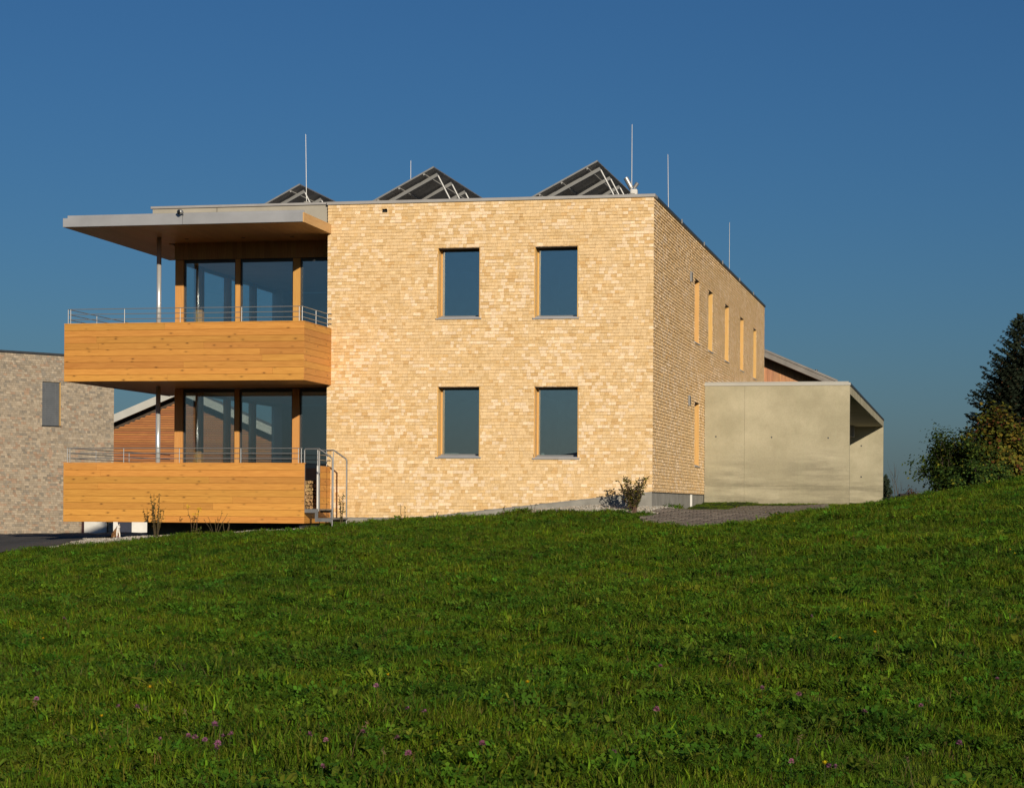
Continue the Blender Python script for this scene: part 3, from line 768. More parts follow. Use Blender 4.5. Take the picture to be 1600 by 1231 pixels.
b = empty("balcony", (0, 0, 0), house); b["label"] = "lower plank-clad terrace above the dark gap"
plank_rows(b, 'x', BX0, BX1+.03, 1.18, 2.50, 9, BY, .028, r_)
plank_rows(b, 'y', -.86, -.002, 1.18, 2.48, 9, BX1, .028, r_)
plank_rows(b, 'y', BY+.0285, -.862, 1.18, 1.47, 2, BX1, .028, r_)
plank_rows(b, 'y', BY+.0285, 4.4, 1.18, 2.50, 9, BX0+.028, .028, r_)
boxo("deck", M["soffit"], b, BX0+.03, BX1-.03, BY+.03, 1.12, 1.19, 1.46)
boxo("deck", M["soffit"], b, BX0+.03, GX0-.01, 1.121, 4.4, 1.19, 1.46)
boxo("parapet_lining", M["soffit"], b, BX0+.03, BX1-.03, BY+.032, BY+.08, 1.47, 2.46)
boxo("coping", M["plank"], b, BX0, BX1+.03, BY-.004, BY+.1, 2.502, 2.52)
boxo("edge_trim", M["white_paint"], b, BX1-.05, BX1+.004, -.90, -.862, 1.475, 2.48)
zr2 = (2.615, 2.73, 2.845)
rail_run(b, [(-13.08, 4.3), (-13.08, -2.01), (-7.50, -2.01)], [(x, -2.01) for x in fx]+[(-13.08, -.4), (-13.08, 1.6), (-13.08, 3.6)], zr2, 2.52)
rail_run(b, [(-7.53, -.84), (-7.53, -.06)], [(-7.53, -.82), (-7.53, -.12)], zr2, 2.48)
for z in zr2: MB().tube([(-7.53, -.06, z), (-7.50, -.03, z+.01), (-7.46, -.03, z)], .012, 8).build("rail_end", M["stainless"], b)
boxo("bearer", M["dark_metal"], b, -7.62, -7.55, BY+.2, .5, 1.02, 1.18)

# steel steps at the terrace end
st = empty("steel_steps", (-7.1, -1.45, 1.15)); tag(st, "galvanised steel steps with tube handrails at the end of the lower terrace", "steps")
def at(m, name, mat, par, loc, **k):
    m.v = [(x-loc[0], y-loc[1], z-loc[2]) for x, y, z in m.v]; return m.build(name, mat, par, **k)
LOC = (-7.1, -1.45, 1.15)
for y in (-2.03, -.87):
    m = MB().box(-7.44, -7.13, y-.01, y+.01, 1.42, 1.50); m.box(-7.20, -7.13, y-.0105, y+.0105, 1.22, 1.419); m.box(-7.129, -6.82, y-.01, y+.01, 1.22, 1.30)
    at(m, "stringer", M["steel"], st, LOC, fix=True)
for x0, x1, z in ((-7.44, -7.14, 1.505), (-7.14, -6.78, 1.305)):
    m = MB(); m.box(x0, x0+.012, -2.02, -.88, z-.035, z); m.box(x1-.012, x1, -2.02, -.88, z-.035, z)
    k = x0+.03
    while k < x1-.02: m.box(k, k+.006, -2.02, -.88, z-.03, z-.001); k += .033
    y = -2.02
    while y < -.88: m.box(x0+.0125, x1-.0125, y, y+.006, z-.031, z-.006); y += .1
    at(m, "grating_tread", M["steel"], st, LOC)
for y in (-2.0, -.9):
    at(MB().tube([(-7.46, y, 1.47), (-7.46, y, 2.80), (-7.44, y, 2.83), (-7.12, y, 2.83), (-6.84, y, 2.64), (-6.815, y, 2.60), (-6.815, y, 1.08)], .018, 10), "handrail", M["steel"], st, LOC)
    at(MB().tube([(-7.13, y, 1.45), (-7.13, y, 2.80)], .012, 8), "baluster", M["steel"], st, LOC)
    at(MB().box(-6.86, -6.77, y-.045, y+.045, 1.08, 1.095), "foot_plate", M["steel"], st, LOC, fix=True)

# firewood on the terrace against the glass
def firewood():
    r_ = rng(31); t = NT("split_firewood"); n = t.noise(t.coord((1, 1, 1)), 30, 4); c = t.ramp(n, ((.3, (.16, .09, .04)), (.65, (.5, .33, .15))))
    M["log"] = t.set(hsvvar(t, c, .5, .01), .85, spec=.2)
    k = 0
    for row in range(8):
        for i in range(5):
            x = -8.03+i*.088+r_.uniform(-.01, .01)+(row % 2)*.04; z = 1.535+row*.082
            m = MB(); a = r_.uniform(0, 6.28); n_ = r_.choice((3, 4, 5)); s = r_.uniform(.045, .056)
            ring = [(s*r_.uniform(.85, 1.1)*math.cos(a+j*6.283/n_), s*r_.uniform(.85, 1.1)*math.sin(a+j*6.283/n_)) for j in range(n_)]
            for yy in (-.16, .16):
                for px, pz in ring: m.v.append((px, yy+r_.uniform(-.03, .0) if yy < 0 else yy, pz))
            m.face(tuple(range(n_))); m.face(tuple(range(2*n_-1, n_-1, -1)))
            for j in range(n_): m.face((j, (j+1) % n_, n_+(j+1) % n_, n_+j))
            o = m.build("firewood_log", M["log"], None, fix=True); o.location = (x, -.36, z)
            tag(o, "split firewood log stacked at the end of the terrace behind the steps", "firewood", "firewood stacked at the terrace end")
firewood()
# ------------------------------------------------------------------ roof: solar rows, lightning rods, vent
def solar(xr, y0, y1, label):
    o = empty("solar_array", (xr, y0, 8.45)); tag(o, label, "solar panels", "solar arrays on the flat roof")
    ZR = 9.80-8.45; tl = R(27.5); run = 2.4; L = y1-y0
    ca, sa = math.cos(tl), math.sin(tl)
    def p(s, t, h): return (-s*ca-h*sa*0+(-sa)*h, t, ZR-s*sa+ca*h)      # s down the slope, t along the row, h above it
    n = int(L/1.02); w_ = L/n
    for i in range(n):
        for j in range(2):
            a, b = i*w_+.01, (i+1)*w_-.01; s0, s1 = j*run/2+.01, (j+1)*run/2-.01
            m = MB(); m.hexa((p(s1, a, 0), p(s0, a, 0), p(s0, b, 0), p(s1, b, 0), p(s1, a, .03), p(s0, a, .03), p(s0, b, .03), p(s1, b, .03)), m=0)
            m.m[1] = 1
            pn = m.build("panel", [M["pv_back"], M["pv_front"]], o, fix=True)
            if i < 6:
                f = MB()
                for (sa_, sb_, ta, tb) in ((s0-.008, s0+.03, a-.004, b+.004), (s1-.03, s1+.008, a-.004, b+.004), (s0+.031, s1-.031, a-.004, a+.03), (s0+.031, s1-.031, b-.03, b+.004)):
                    f.hexa((p(sb_, ta, .003), p(sa_, ta, .003), p(sa_, tb, .003), p(sb_, tb, .003), p(sb_, ta, .036), p(sa_, ta, .036), p(sa_, tb, .036), p(sb_, tb, .036)))
                f.build("panel_frame", M["alu"], pn, fix=True)
    for s in (.3, 1.0, 1.6, 2.25):
        m = MB(); m.hexa((p(s+.02, 0, -.05), p(s-.02, 0, -.05), p(s-.02, L, -.05), p(s+.02, L, -.05), p(s+.02, 0, -.008), p(s-.02, 0, -.008), p(s-.02, L, -.008), p(s+.02, L, -.008)))
        m.build("purlin", M["pv_back"], o, fix=True)
    t = .42
    while t < L-.2:
        m = MB(); m.hexa((p(run, t-.025, -.13), p(.06, t-.025, -.13), p(.06, t+.025, -.13), p(run, t+.025, -.13), p(run, t-.025, -.052), p(.06, t-.025, -.052), p(.06, t+.025, -.052), p(run, t+.025, -.052)))
        m.build("rafter", M["alu"], o, fix=True)
        a = Vector(p(.08, t, -.09))
        MB().tube([tuple(a), (a.x+.03, t, a.z-.03), (.62, t, .02)], .024, 8).build("strut", M["alu"], o)
        MB().box(-run*ca, .7, t-.03, t+.03, -.005, .05).build("base_rail", M["steel"], o, fix=True)
        t += 1.45
    return o
solar(-1.75, 2.8, 15.0, "tilted solar panel row on the roof nearest the bare house corner")
solar(-5.82, 3.0, 15.0, "tilted solar panel row in the middle of the flat roof")
solar(-9.90, 5.1, 9.0, "small tilted solar panel row behind the wooden canopy")

def rod(x, y, z0, z1, label, lean=0.0):
    o = empty("lightning_rod", (x, y, z0)); tag(o, label, "lightning rod", "lightning rods on the house roof")
    h = z1-z0
    MB().tube([(0, 0, .0), (lean*.5, 0, h*.5), (lean, 0, h)], [.009, .008, .006], 8).build("rod", M["alu"], o)
    MB().tube([(0, 0, -.02), (0, 0, .07)], [.09, .07], 10).build("base", M["plinth"], o)
rod(-8.25, .5, 8.60, 10.25, "tall lightning rod rising behind the canopy", -.03)
rod(-6.75, 4.3, 8.50, 10.2, "thin lightning rod half hidden behind the middle solar row")
rod(-.57, .5, 8.60, 10.23, "tall lightning rod by the roof vent near the house corner")
rod(-.13, 3.35, 8.60, 10.01, "lightning rod on the dark roof edge nearer the house corner", -.02)
rod(-.13, 16.6, 8.60, 10.14, "lightning rod far along the dark roof edge")

vt = empty("roof_vent", (-1.0, 3.6, 8.45)); tag(vt, "white roof vent box with two tilted stub pipes beside the solar row", "roof vent")
MB().bbox(-.08, .08, -.08, .08, 0, .78, .01).build("vent_box", M["white_paint"], vt, fix=True)
MB().tube([(-.06, 0, .80), (-.20, -.02, 1.06)], .06, 14).build("stub_pipe", M["alu"], vt)
MB().tube([(-.02, .1, .82), (.07, .1, .95)], .045, 12).build("stub_pipe", M["alu"], vt)

# ------------------------------------------------------------------ concrete carport
cp = empty("carport", (0, 0, 0)); tag(cp, "flat-roofed raw concrete carport beside the shingle house, open at its side", "carport")
CXR, CY, CYB = 3.85, 9.5, 32.5
fw_ = boxo("wall", M["concrete"], cp, .05, CXR-.004, CY+.012, CY+.25, .9, 4.82)
G = .002
for a, b, z0, z1 in ((.02, 1.085, .95, 2.168), (1.085, CXR, .95, 2.168), (.02, 1.085, 2.168, 4.825), (1.085, CXR, 2.168, 4.825)):
    boxo("concrete_panel", M["concrete"], fw_, a+G, b-(G if b < 3 else 0), CY, CY+.0115, z0+(.0015 if z0 > 2 else 0), z1-(.0015 if z1 < 3 else 0))
boxo("joint_shadow", M["black"], fw_, 1.081, 1.089, CY+.009, CY+.0118, 3.25, 3.95)
for x, z in ((.323, 3.478), (1.804, 3.459), (3.294, 3.441)):
    MB().tube([(x, CY-.002, z), (x, CY+.02, z)], .022, 12).build("tie_hole", M["dark_metal"], fw_)
bw_ = boxo("wall", M["concrete"], cp, .05, CXR, CYB, CYB+.25, .9, 4.60)
for x, z in ((3.05, 3.9), (3.05, 2.75)):
    MB().tube([(x, CYB-.003, z), (x, CYB+.02, z)], .03, 12).build("tie_hole", M["dark_metal"], bw_)
boxo("roof", M["concrete"], cp, .05, CXR, CY+.251, CYB+.25, 4.605, 4.822)
boxo("roof_edge", M["verge"], cp, -.02, CXR+.02, CY-.02, CY+.2, 4.826, 4.90, .006)
boxo("roof_edge", M["verge"], cp, .0, CXR-.03, CY+.0, CY+.21, 4.902, 4.93, .004)
boxo("roof_edge", M["dark_metal"], cp, CXR-.2, CXR+.02, CY+.211, CYB+.27, 4.826, 4.90, .006)
boxo("roof_membrane", M["barn_roof"], cp, .05, CXR-.21, CY+.212, CYB+.25, 4.826, 4.86)
boxo("light_fitting", M["alu"], cp, 2.55, 2.85, CYB-1.2, CYB-.9, 4.2, 4.6)
boxo("floor", M["plinth"], cp, .05, CXR, CY+.26, CYB, 1.4, 1.66)

# ------------------------------------------------------------------ weathered shingle building at the road
PC = Vector((-25.52, 30.16, 0)); DV = Vector((math.sin(R(32.9)), math.cos(R(32.9)), 0)); NV = Vector((DV.y, -DV.x, 0))
def PL(u, z, d): q = PC+DV*u+NV*d; return (q.x, q.y, z)
old = empty("weathered_building", (0, 0, 0)); tag(old, "older flat-roofed building in weathered grey-brown shingles beside the asphalt yard", "house")
OW = (-3.21, -2.39, 4.52, 6.18); OD = (-1.435, -.22, .0, 1.30); OV = (-9.6, -8.7, 4.52, 6.18)
wl = wall_core(-14, 0.0, .0, 7.18, [OW, OD, OV], PL, .3, "wall", M["batten"], old)
r_ = rng(41); m = MB()
for s in shingles(-14, .01, lambda u: .40, 7.18, [OW, OD, OV], .085, (.09, .11, .13, .16, .2), shade_old, r_): add_shingle(m, s, PL, butt=.018, gap=.003)
tag(m.build("shingle_cladding", M["shingle"], wl), kind="stuff")
def pbox(name, mat, par, u0, u1, z0, z1, d0, d1):
    m = MB(); m.hexa((PL(u0, z0, d1), PL(u1, z0, d1), PL(u1, z0, d0), PL(u0, z0, d0), PL(u0, z1, d1), PL(u1, z1, d1), PL(u1, z1, d0), PL(u0, z1, d0)))
    return m.build(name, mat, par, fix=True)
pbox("parapet_cap", M["dark_metal"], old, -14, .04, 7.185, 7.27, -.3, .05)
pbox("wall", M["batten"], old, -.3, 0, .0, 7.18, -9, -.305); pbox("roof", M["barn_roof"], old, -14, -.31, 6.8, 7.0, -9, -.31)
for ow in (OW, OV):
    wd = pbox("window", M["dark_metal"], old, ow[0], ow[1], ow[2], ow[3], -.16, -.13)
    pbox("sill", M["dark_metal"], wd, ow[0]-.02, ow[1]+.02, ow[2]-.03, ow[2]+.005, -.15, .04)
    pbox("reveal_board", M["side_wood"], wd, ow[1]-.03, ow[1]-.002, ow[2]+.01, ow[3]-.002, -.13, .0)
    n = 22; h = (ow[3]-ow[2]-.04)/n
    for k in range(n):
        z = ow[2]+.02+k*h
        m = MB(); m.hexa((PL(ow[0]+.02, z, -.02), PL(ow[1]-.055, z, -.02), PL(ow[1]-.055, z+.006, -.05), PL(ow[0]+.02, z+.006, -.05), PL(ow[0]+.02, z+h*.96, -.045), PL(ow[1]-.055, z+h*.96, -.045), PL(ow[1]-.055, z+h*.96, -.06), PL(ow[0]+.02, z+h*.96, -.06)))
        m.build("slat", M["blind"] if "blind" in M else M["dark_metal"], wd, fix=True)
    for uu in (.14, .58): pbox("blind_cord", M["alu"], wd, ow[0]+uu, ow[0]+uu+.008, ow[2]+.02, ow[3]-.02, -.016, -.012)
dr = pbox("door", M["white_paint"], old, -1.29, -.225, .0, 1.295, -.12, -.08); pbox("door_jamb", M["maroon"], dr, -1.43, -1.295, .0, 1.295, -.28, -.02)

# ------------------------------------------------------------------ red slatted gable building behind the glazed corner
red = empty("slatted_gable_building", (0, 0, 0)); tag(red, "red-brown slatted gable building with pale roof verge, seen behind the glazed corner", "house")
CAMX, CAMY = 6.871, -46.743; FWD = Vector((-math.sin(R(12.142)), math.cos(R(12.142)), 0)); RGT = Vector((math.cos(R(12.142)), math.sin(R(12.142)), 0))
RO = Vector((CAMX, CAMY, 0))+FWD*100+RGT*((284-800)/3300*100)           # below the apex
def PR(u, z, d): q = RO+RGT*u-FWD*d; return (q.x, q.y, z)
AZ, SL = 7.08, .435
rt_ = lambda u: AZ-abs(u)*SL
def rhex(name, mat, par, u0, u1, zfa, zfb, d0, d1):
    m = MB(); m.hexa((PR(u0, zfa(u0), d1), PR(u1, zfa(u1), d1), PR(u1, zfa(u1), d0), PR(u0, zfa(u0), d0), PR(u0, zfb(u0), d1), PR(u1, zfb(u1), d1), PR(u1, zfb(u1), d0), PR(u0, zfb(u0), d0)))
    return m.build(name, mat, par, fix=True)
m = MB(); vv = [(-7.4, .1), (7.4, .1), (7.4, rt_(7.4)-.2), (0, AZ-.2), (-7.4, rt_(7.4)-.2)]
b0 = len(m.v); m.v += [PR(u, z, 0) for u, z in vv]+[PR(u, z, -12) for u, z in vv]
m.face((0, 1, 2, 3, 4)); m.face((9, 8, 7, 6, 5))
for k in range(5): m.face((k, (k+1) % 5, 5+(k+1) % 5, 5+k))
rw = m.build("wall", M["batten"], red, fix=True)
z = 1.15; k = 0
while z < AZ-.75:
    um = min(7.38, (AZ-.62-z)/SL)
    if um > .3:
        mm = MB(); mm.hexa((PR(-um, z, .035), PR(um, z, .035), PR(um, z, .002), PR(-um, z, .002), PR(-um+.1, z+.082, .035), PR(um-.1, z+.082, .035), PR(um-.1, z+.082, .002), PR(-um+.1, z+.082, .002)))
        mm.build("slat", M["slat"], rw, fix=True)
    z += .108
for s in (-1, 1):
    a, b = (-8.3, 0) if s < 0 else (0, 8.3)
    rf = rhex("roof", M["barn_roof"], red, a, b, lambda u: rt_(u)-.12, lambda u: rt_(u)+.02, -12.5, .78)
    rhex("verge_board", M["verge"], rf, a, b, lambda u: rt_(u)-.34, lambda u: rt_(u)+.04, .781, .84)
    rhex("soffit", M["batten"], rf, a, b, lambda u: rt_(u)-.30, lambda u: rt_(u)-.13, .05, .78)
bs = rhex("base_wall", M["white_paint"], red, -7.45, 7.45, lambda u: -.6, lambda u: 1.1, -.1, .06)
rhex("door", M["navy"], red, -3.0, -2.35, lambda u: -.3, lambda u: 1.08, .061, .1)

# ------------------------------------------------------------------ old barn behind the carport
BO = Vector((CAMX, CAMY, 0))+FWD*95+RGT*((1195-800)/3300*95)
barn = empty("old_barn", (0, 0, 0)); tag(barn, "old barn with orange-brown boards under a grey sloping roof behind the carport", "barn")
def PBn(u, z, d): q = BO+RGT*u-FWD*d; return (q.x, q.y, z)
bt = lambda u: 8.50-(u)*.415
r_ = rng(51); u = -4.0
bwl = None
m = MB(); m.hexa((PBn(-4, 0, 0), PBn(2.3, 0, 0), PBn(2.3, 0, -9), PBn(-4, 0, -9), PBn(-4, bt(-4)-.2, 0), PBn(2.3, bt(2.3)-.2, 0), PBn(2.3, bt(2.3)-.2, -9), PBn(-4, bt(-4)-.2, -9)))
bwl = m.build("wall", M["batten"], barn, fix=True)
while u < 2.25:
    wd_ = r_.uniform(.22, .34); j = r_.uniform(0, .012)
    m = MB(); m.hexa((PBn(u+.004, 1, .03+j), PBn(u+wd_, 1, .03+j), PBn(u+wd_, 1, .002), PBn(u+.004, 1, .002), PBn(u+.004, bt(u)-.22, .03+j), PBn(u+wd_, bt(u+wd_)-.22, .03+j), PBn(u+wd_, bt(u+wd_)-.22, .002), PBn(u+.004, bt(u)-.22, .002)))
    m.build("plank", M["barn_wood"], bwl, fix=True); u += wd_+.006
def bhex(name, mat, par, u0, u1, a, b, d0, d1):
    m = MB(); m.hexa((PBn(u0, bt(u0)+a, d1), PBn(u1, bt(u1)+a, d1), PBn(u1, bt(u1)+a, d0), PBn(u0, bt(u0)+a, d0), PBn(u0, bt(u0)+b, d1), PBn(u1, bt(u1)+b, d1), PBn(u1, bt(u1)+b, d0), PBn(u0, bt(u0)+b, d0)))
    return m.build(name, mat, par, fix=True)
rf = bhex("roof", M["barn_roof"], barn, -4, 3.1, -.08, .06, -9.5, .9)
bhex("verge_board", M["barn_roof"], rf, -4, 3.1, -.27, -.082, .80, .9); bhex("verge_board", M["barn_roof"], rf, -4, 3.1, -.02, .08, .901, .94)
bhex("soffit", M["black"], rf, -4, 3.05, -.26, -.09, .02, .79)
q = PBn(2.25, bt(2.25)+.06, .2); MB().tube([(q[0], q[1], q[2]-.05), (q[0], q[1], q[2]+.16)], .06, 8).build("vent_cap", M["dark_metal"], rf)

# ------------------------------------------------------------------ tiny house on the far side of the hill
HO = Vector((CAMX, CAMY, 0))+FWD*120+RGT*((1412-800)/3300*120)
far = empty("distant_house", (0, 0, 0)); tag(far, "distant house with dark brown roof and pale dormer just above the grass crest", "house")
def PHh(u, z, d): q = HO+RGT*u-FWD*d; return (q.x, q.y, z)
def hbox(name, mat, par, a, b, z0, z1, d0, d1, inset=0.0, dip=0.0):
    m = MB(); m.hexa((PHh(a, z0, d1), PHh(b, z0, d1), PHh(b, z0, d0), PHh(a, z0, d0), PHh(a+inset, z1, d1-dip), PHh(b-inset*.3, z1, d1-dip), PHh(b-inset*.3, z1, d0+dip), PHh(a+inset, z1, d0+dip)))
    return m.build(name, mat, par, fix=True)
M["brown_roof"] = mat_plain("brown_tile_roof", (.055, .042, .038), .8, 0, .2, 5, .3, .3)
hbox("wall", M["white_paint"], far, -.5, 1.6, -3, 1.5, -2, 1.5)
rf = hbox("roof", M["brown_roof"], far, -.75, 1.8, 1.45, 2.42, -2.4, 2, .55, 1.9)
hbox("dormer", M["white_paint"], rf, .15, .5, 1.6, 2.0, 0, 1.9)
hbox("dormer_roof", M["verge"], rf, .05, .6, 2.001, 2.06, -.1, 2.0)

# ------------------------------------------------------------------ trees and shrubs
def leafquad(m, p, n, s, r_, c, asp=.62):
    n = n.normalized(); a = n.cross(Vector((r_.uniform(-1, 1), r_.uniform(-1, 1), r_.uniform(-1, 1))))
    if a.length < 1e-4: return
    a.normalize(); b = n.cross(a)
    tip = p+a*s; l_ = p+b*s*asp*.5+a*s*.45+n*s*.08; rr = p-b*s*asp*.5+a*s*.45+n*s*.08
    m.quad(tuple(p), tuple(rr), tuple(tip), tuple(l_), c)

def branchy(m, r_, start, dirv, length, rad, depth, tips, spread=.6, up=.15, n=4):
    pts = [start]; d = dirv.normalized(); p = start; k = 5
    for i in range(k):
        d = (d+Vector((r_.uniform(-1, 1), r_.uniform(-1, 1), r_.uniform(-.5, 1)*.8))*.14+Vector((0, 0, up*.12))).normalized()
        p = p+d*length/k; pts.append(p)
    m.tube([tuple(q) for q in pts], [rad*(1-.62*i/k) for i in range(k+1)], 6 if depth else 4, cap=False)
    if depth == 0: tips += pts[1:]; return
    for i in range(n):
        f = r_.uniform(.35, 1.0); q = pts[min(k, max(1, int(round(f*k))))]
        nd = (d+Vector((r_.uniform(-1, 1), r_.uniform(-1, 1), r_.uniform(-.4, .8)))*spread*1.4).normalized()
        branchy(m, r_, q, nd, length*r_.uniform(.5, .72), rad*.5, depth-1, tips, spread, up, n)
    tips += pts[3:]

def broadleaf(name, base, label, cat, height, width, seed, palette, nleaf, leafs, stems=1, depth=3, squash=1.0, group=None):
    r_ = rng(seed); o = empty(name, base); tag(o, label, cat, group)
    m = MB(); tips = []
    for s in range(stems):
        an = r_.uniform(0, 6.28); tilt = .12 if stems == 1 else .45
        d = Vector((math.cos(an)*tilt, math.sin(an)*tilt, 1))
        branchy(m, r_, Vector((r_.uniform(-.1, .1)*(stems > 1)*3, r_.uniform(-.1, .1)*(stems > 1)*3, -.15)), d, height*.5, height*.03 if stems == 1 else height*.012, depth, tips, .75, .3, 4)
    mx = sorted(Vector((t.x, t.y)).length for t in tips)[int(len(tips)*.97)]; mz = max(t.z for t in tips)
    kx, kz = width*.46/mx, height*.94/mz
    m.v = [(x*kx, y*kx, z*kz) for x, y, z in m.v]; tips = [Vector((t.x*kx, t.y*kx, t.z*kz)) for t in tips]
    m.build("trunk", M["bark"], o, smooth=True)
    lv = MB(); H = height
    clumps = [t for t in tips]; r_.shuffle(clumps); clumps = clumps[:260]
    for k in range(nleaf):
        t = r_.choice(clumps)
        q = Vector((t.x, t.y, t.z)); g = Vector((r_.gauss(0, 1), r_.gauss(0, 1), r_.gauss(0, .8)))*(.055*H)
        q = q+g
        hh = q.z/H
        n = (q-Vector((0, 0, H*.45))).normalized()+Vector((r_.uniform(-1, 1), r_.uniform(-1, 1), r_.uniform(-.3, 1.1)))*.9
        c = palette(r_, q, hh); leafquad(lv, q, n, leafs*r_.uniform(.6, 1.3), r_, c, .75)
    lv.build("crown", M["leaf"], o)
    return o
def pal_maple(r_, q, h):
    k = r_.random(); red_ = max(0, min(1, (h-.55)*1.3+(.25 if q.x < -.3 else 0)))
    if k < .05+.08*red_: b = (.22, .09, .035)
    elif k < .34: b = (.27, .22, .03)
    elif k < .74: b = (.16, .18, .026)
    else: b = (.07, .10, .02)
    s = r_.uniform(.7, 1.2); return tuple(x*s for x in b)
def pal_dark(r_, q, h):
    k = r_.random()
    b = (.22, .20, .025) if k < .06 else (.095, .135, .02) if k < .40 else (.042, .070, .016)
    s = r_.uniform(.7, 1.25); return tuple(x*s for x in b)
def pal_red(r_, q, h):
    b = r_.choice(((.16, .045, .02), (.11, .05, .02), (.07, .06, .015))); s = r_.uniform(.7, 1.2); return tuple(x*s for x in b)
def wpos(px, d, dz=0.0):
    q = Vector((CAMX, CAMY, 0))+FWD*d+RGT*((px-800)/3300*d); return (q.x, q.y, gz(q.x, q.y)+dz)

def conifer(base, height, width, seed, label, name="spruce_tree", layers=34, start=.06, fat=1.0, extra=0):
    r_ = rng(seed); o = empty(name, base); tag(o, label, "tree")
    MB().tube([(0, 0, -.4), (.03, .02, height*.5), (0, 0, height*.985)], [height*.02, height*.012, .01], 8).build("trunk", M["bark"], o, smooth=True)
    m = MB()
    for i in range(layers):
        f = i/(layers-1); z = height*(start+(1-start)*f); rl = width*.5*(1-f)**.8*(1.0)+.12
        nb = (14 if f < .8 else 8)+extra
        for j in range(nb):
            an = 6.283*j/nb+i*2.4+r_.uniform(-.25, .25); L = rl*r_.uniform(.68, 1.12)
            d = Vector((math.cos(an), math.sin(an), -.18+.45*f)); p0 = Vector((0, 0, z+r_.uniform(-.1, .1)))
            k = max(4, int(L/.13)); pts = []
            for s in range(k+1):
                u = s/k; pts.append(p0+d*L*u+Vector((0, 0, .22*L*u*u)))
            side = Vector((-math.sin(an), math.cos(an), 0))
            for s in range(1, k+1):
                p = pts[s]; tdir = (pts[s]-pts[s-1]).normalized(); u = s/k
                wl_ = (.32*L+.1)*(1-u*.75)*r_.uniform(.6, 1.0)
                for sg in (-1, 1):
                    tip = p+side*sg*wl_*.8+tdir*wl_*.55+Vector((0, 0, r_.uniform(-.12, .05)-wl_*.12))
                    for q_ in range(4):
                        a = p.lerp(tip, q_/4); b = p.lerp(tip, (q_+1.15)/4); nn = Vector((r_.uniform(-.5, .5), r_.uniform(-.5, .5), 1)).cross(b-a)
                        if nn.length < 1e-5: continue
                        nn.normalize(); ww = fat*.045*r_.uniform(.8, 1.3)*(1.3-.5*q_/4)
                        dn = Vector((0, 0, -.02-.05*r_.random()))
                        g = r_.uniform(.6, 1.25); br = r_.random() < .045
                        c = (.075*g, .040*g, .02*g) if br else (.026*g, .036*g, .021*g)
                        m.quad(tuple(a-nn*ww+dn), tuple(b-nn*ww*.5+dn), tuple(b+nn*ww*.5), tuple(a+nn*ww), c)
    m.build("crown", M["needle"], o); return o

b_ = wpos(1592, 100); conifer((b_[0], b_[1], b_[2]-.3), 11.0-b_[2], 8.4, 61, "tall dark spruce rising above the autumn maple at the picture edge", layers=42, fat=1.7, extra=5)
b_ = wpos(1572, 92); broadleaf("maple_tree", (b_[0], b_[1], b_[2]-.3), "maple with green, yellow and reddish autumn leaves in front of the spruce", "tree", 6.55-b_[2], 4.4, 62, pal_maple, 9500, .19)
b_ = wpos(1650, 94); broadleaf("maple_tree", (b_[0], b_[1], b_[2]-.3), "reddish brown leafed maple cut off by the picture edge", "tree", 5.6-b_[2], 3.6, 68, pal_maple, 5000, .19)
b_ = wpos(1492, 90); broadleaf("hazel_bush", (b_[0], b_[1], b_[2]-.2), "dark green multi-stemmed bush standing left of the autumn maple", "bush", 5.35-b_[2], 3.1, 63, pal_dark, 13500, .135, stems=9, depth=2)
b_ = wpos(1532, 89); broadleaf("hazel_bush", (b_[0], b_[1], b_[2]-.2), "low dark green bush filling the space under the autumn maple", "bush", 4.0-b_[2], 3.6, 64, pal_dark, 9500, .135, stems=8, depth=2)
b_ = wpos(1436, 88); broadleaf("red_shrub", (b_[0], b_[1], b_[2]-.1), "small reddish brown shrub at the foot of the dark bush", "shrub", 2.75-b_[2], 1.3, 65, pal_red, 1500, .08, stems=6, depth=2)
b_ = wpos(1382, 86); conifer((b_[0], b_[1], b_[2]-.1), 2.9-b_[2], .8, 66, "small slender conifer just behind the carport end", "young_conifer", 14)
def twig_tree(px, d, h, seed, label):
    r_ = rng(seed); b_ = wpos(px, d); o = empty("bare_sapling", b_); tag(o, label, "sapling", "bare saplings behind the crest")
    m = MB(); tips = []; branchy(m, r_, Vector((0, 0, -.2)), Vector((.05, 0, 1)), h*.75, .02, 2, tips, .35, .6, 3); m.build("trunk", M["bark"], o)
for px, h, sd, lb in ((1397, .95, 1, "bare thin sapling next to the small conifer"), (1404, 1.0, 2, "bare thin sapling in the gap above the distant house roof")): twig_tree(px, 88, h*2.1, 70+sd, lb)

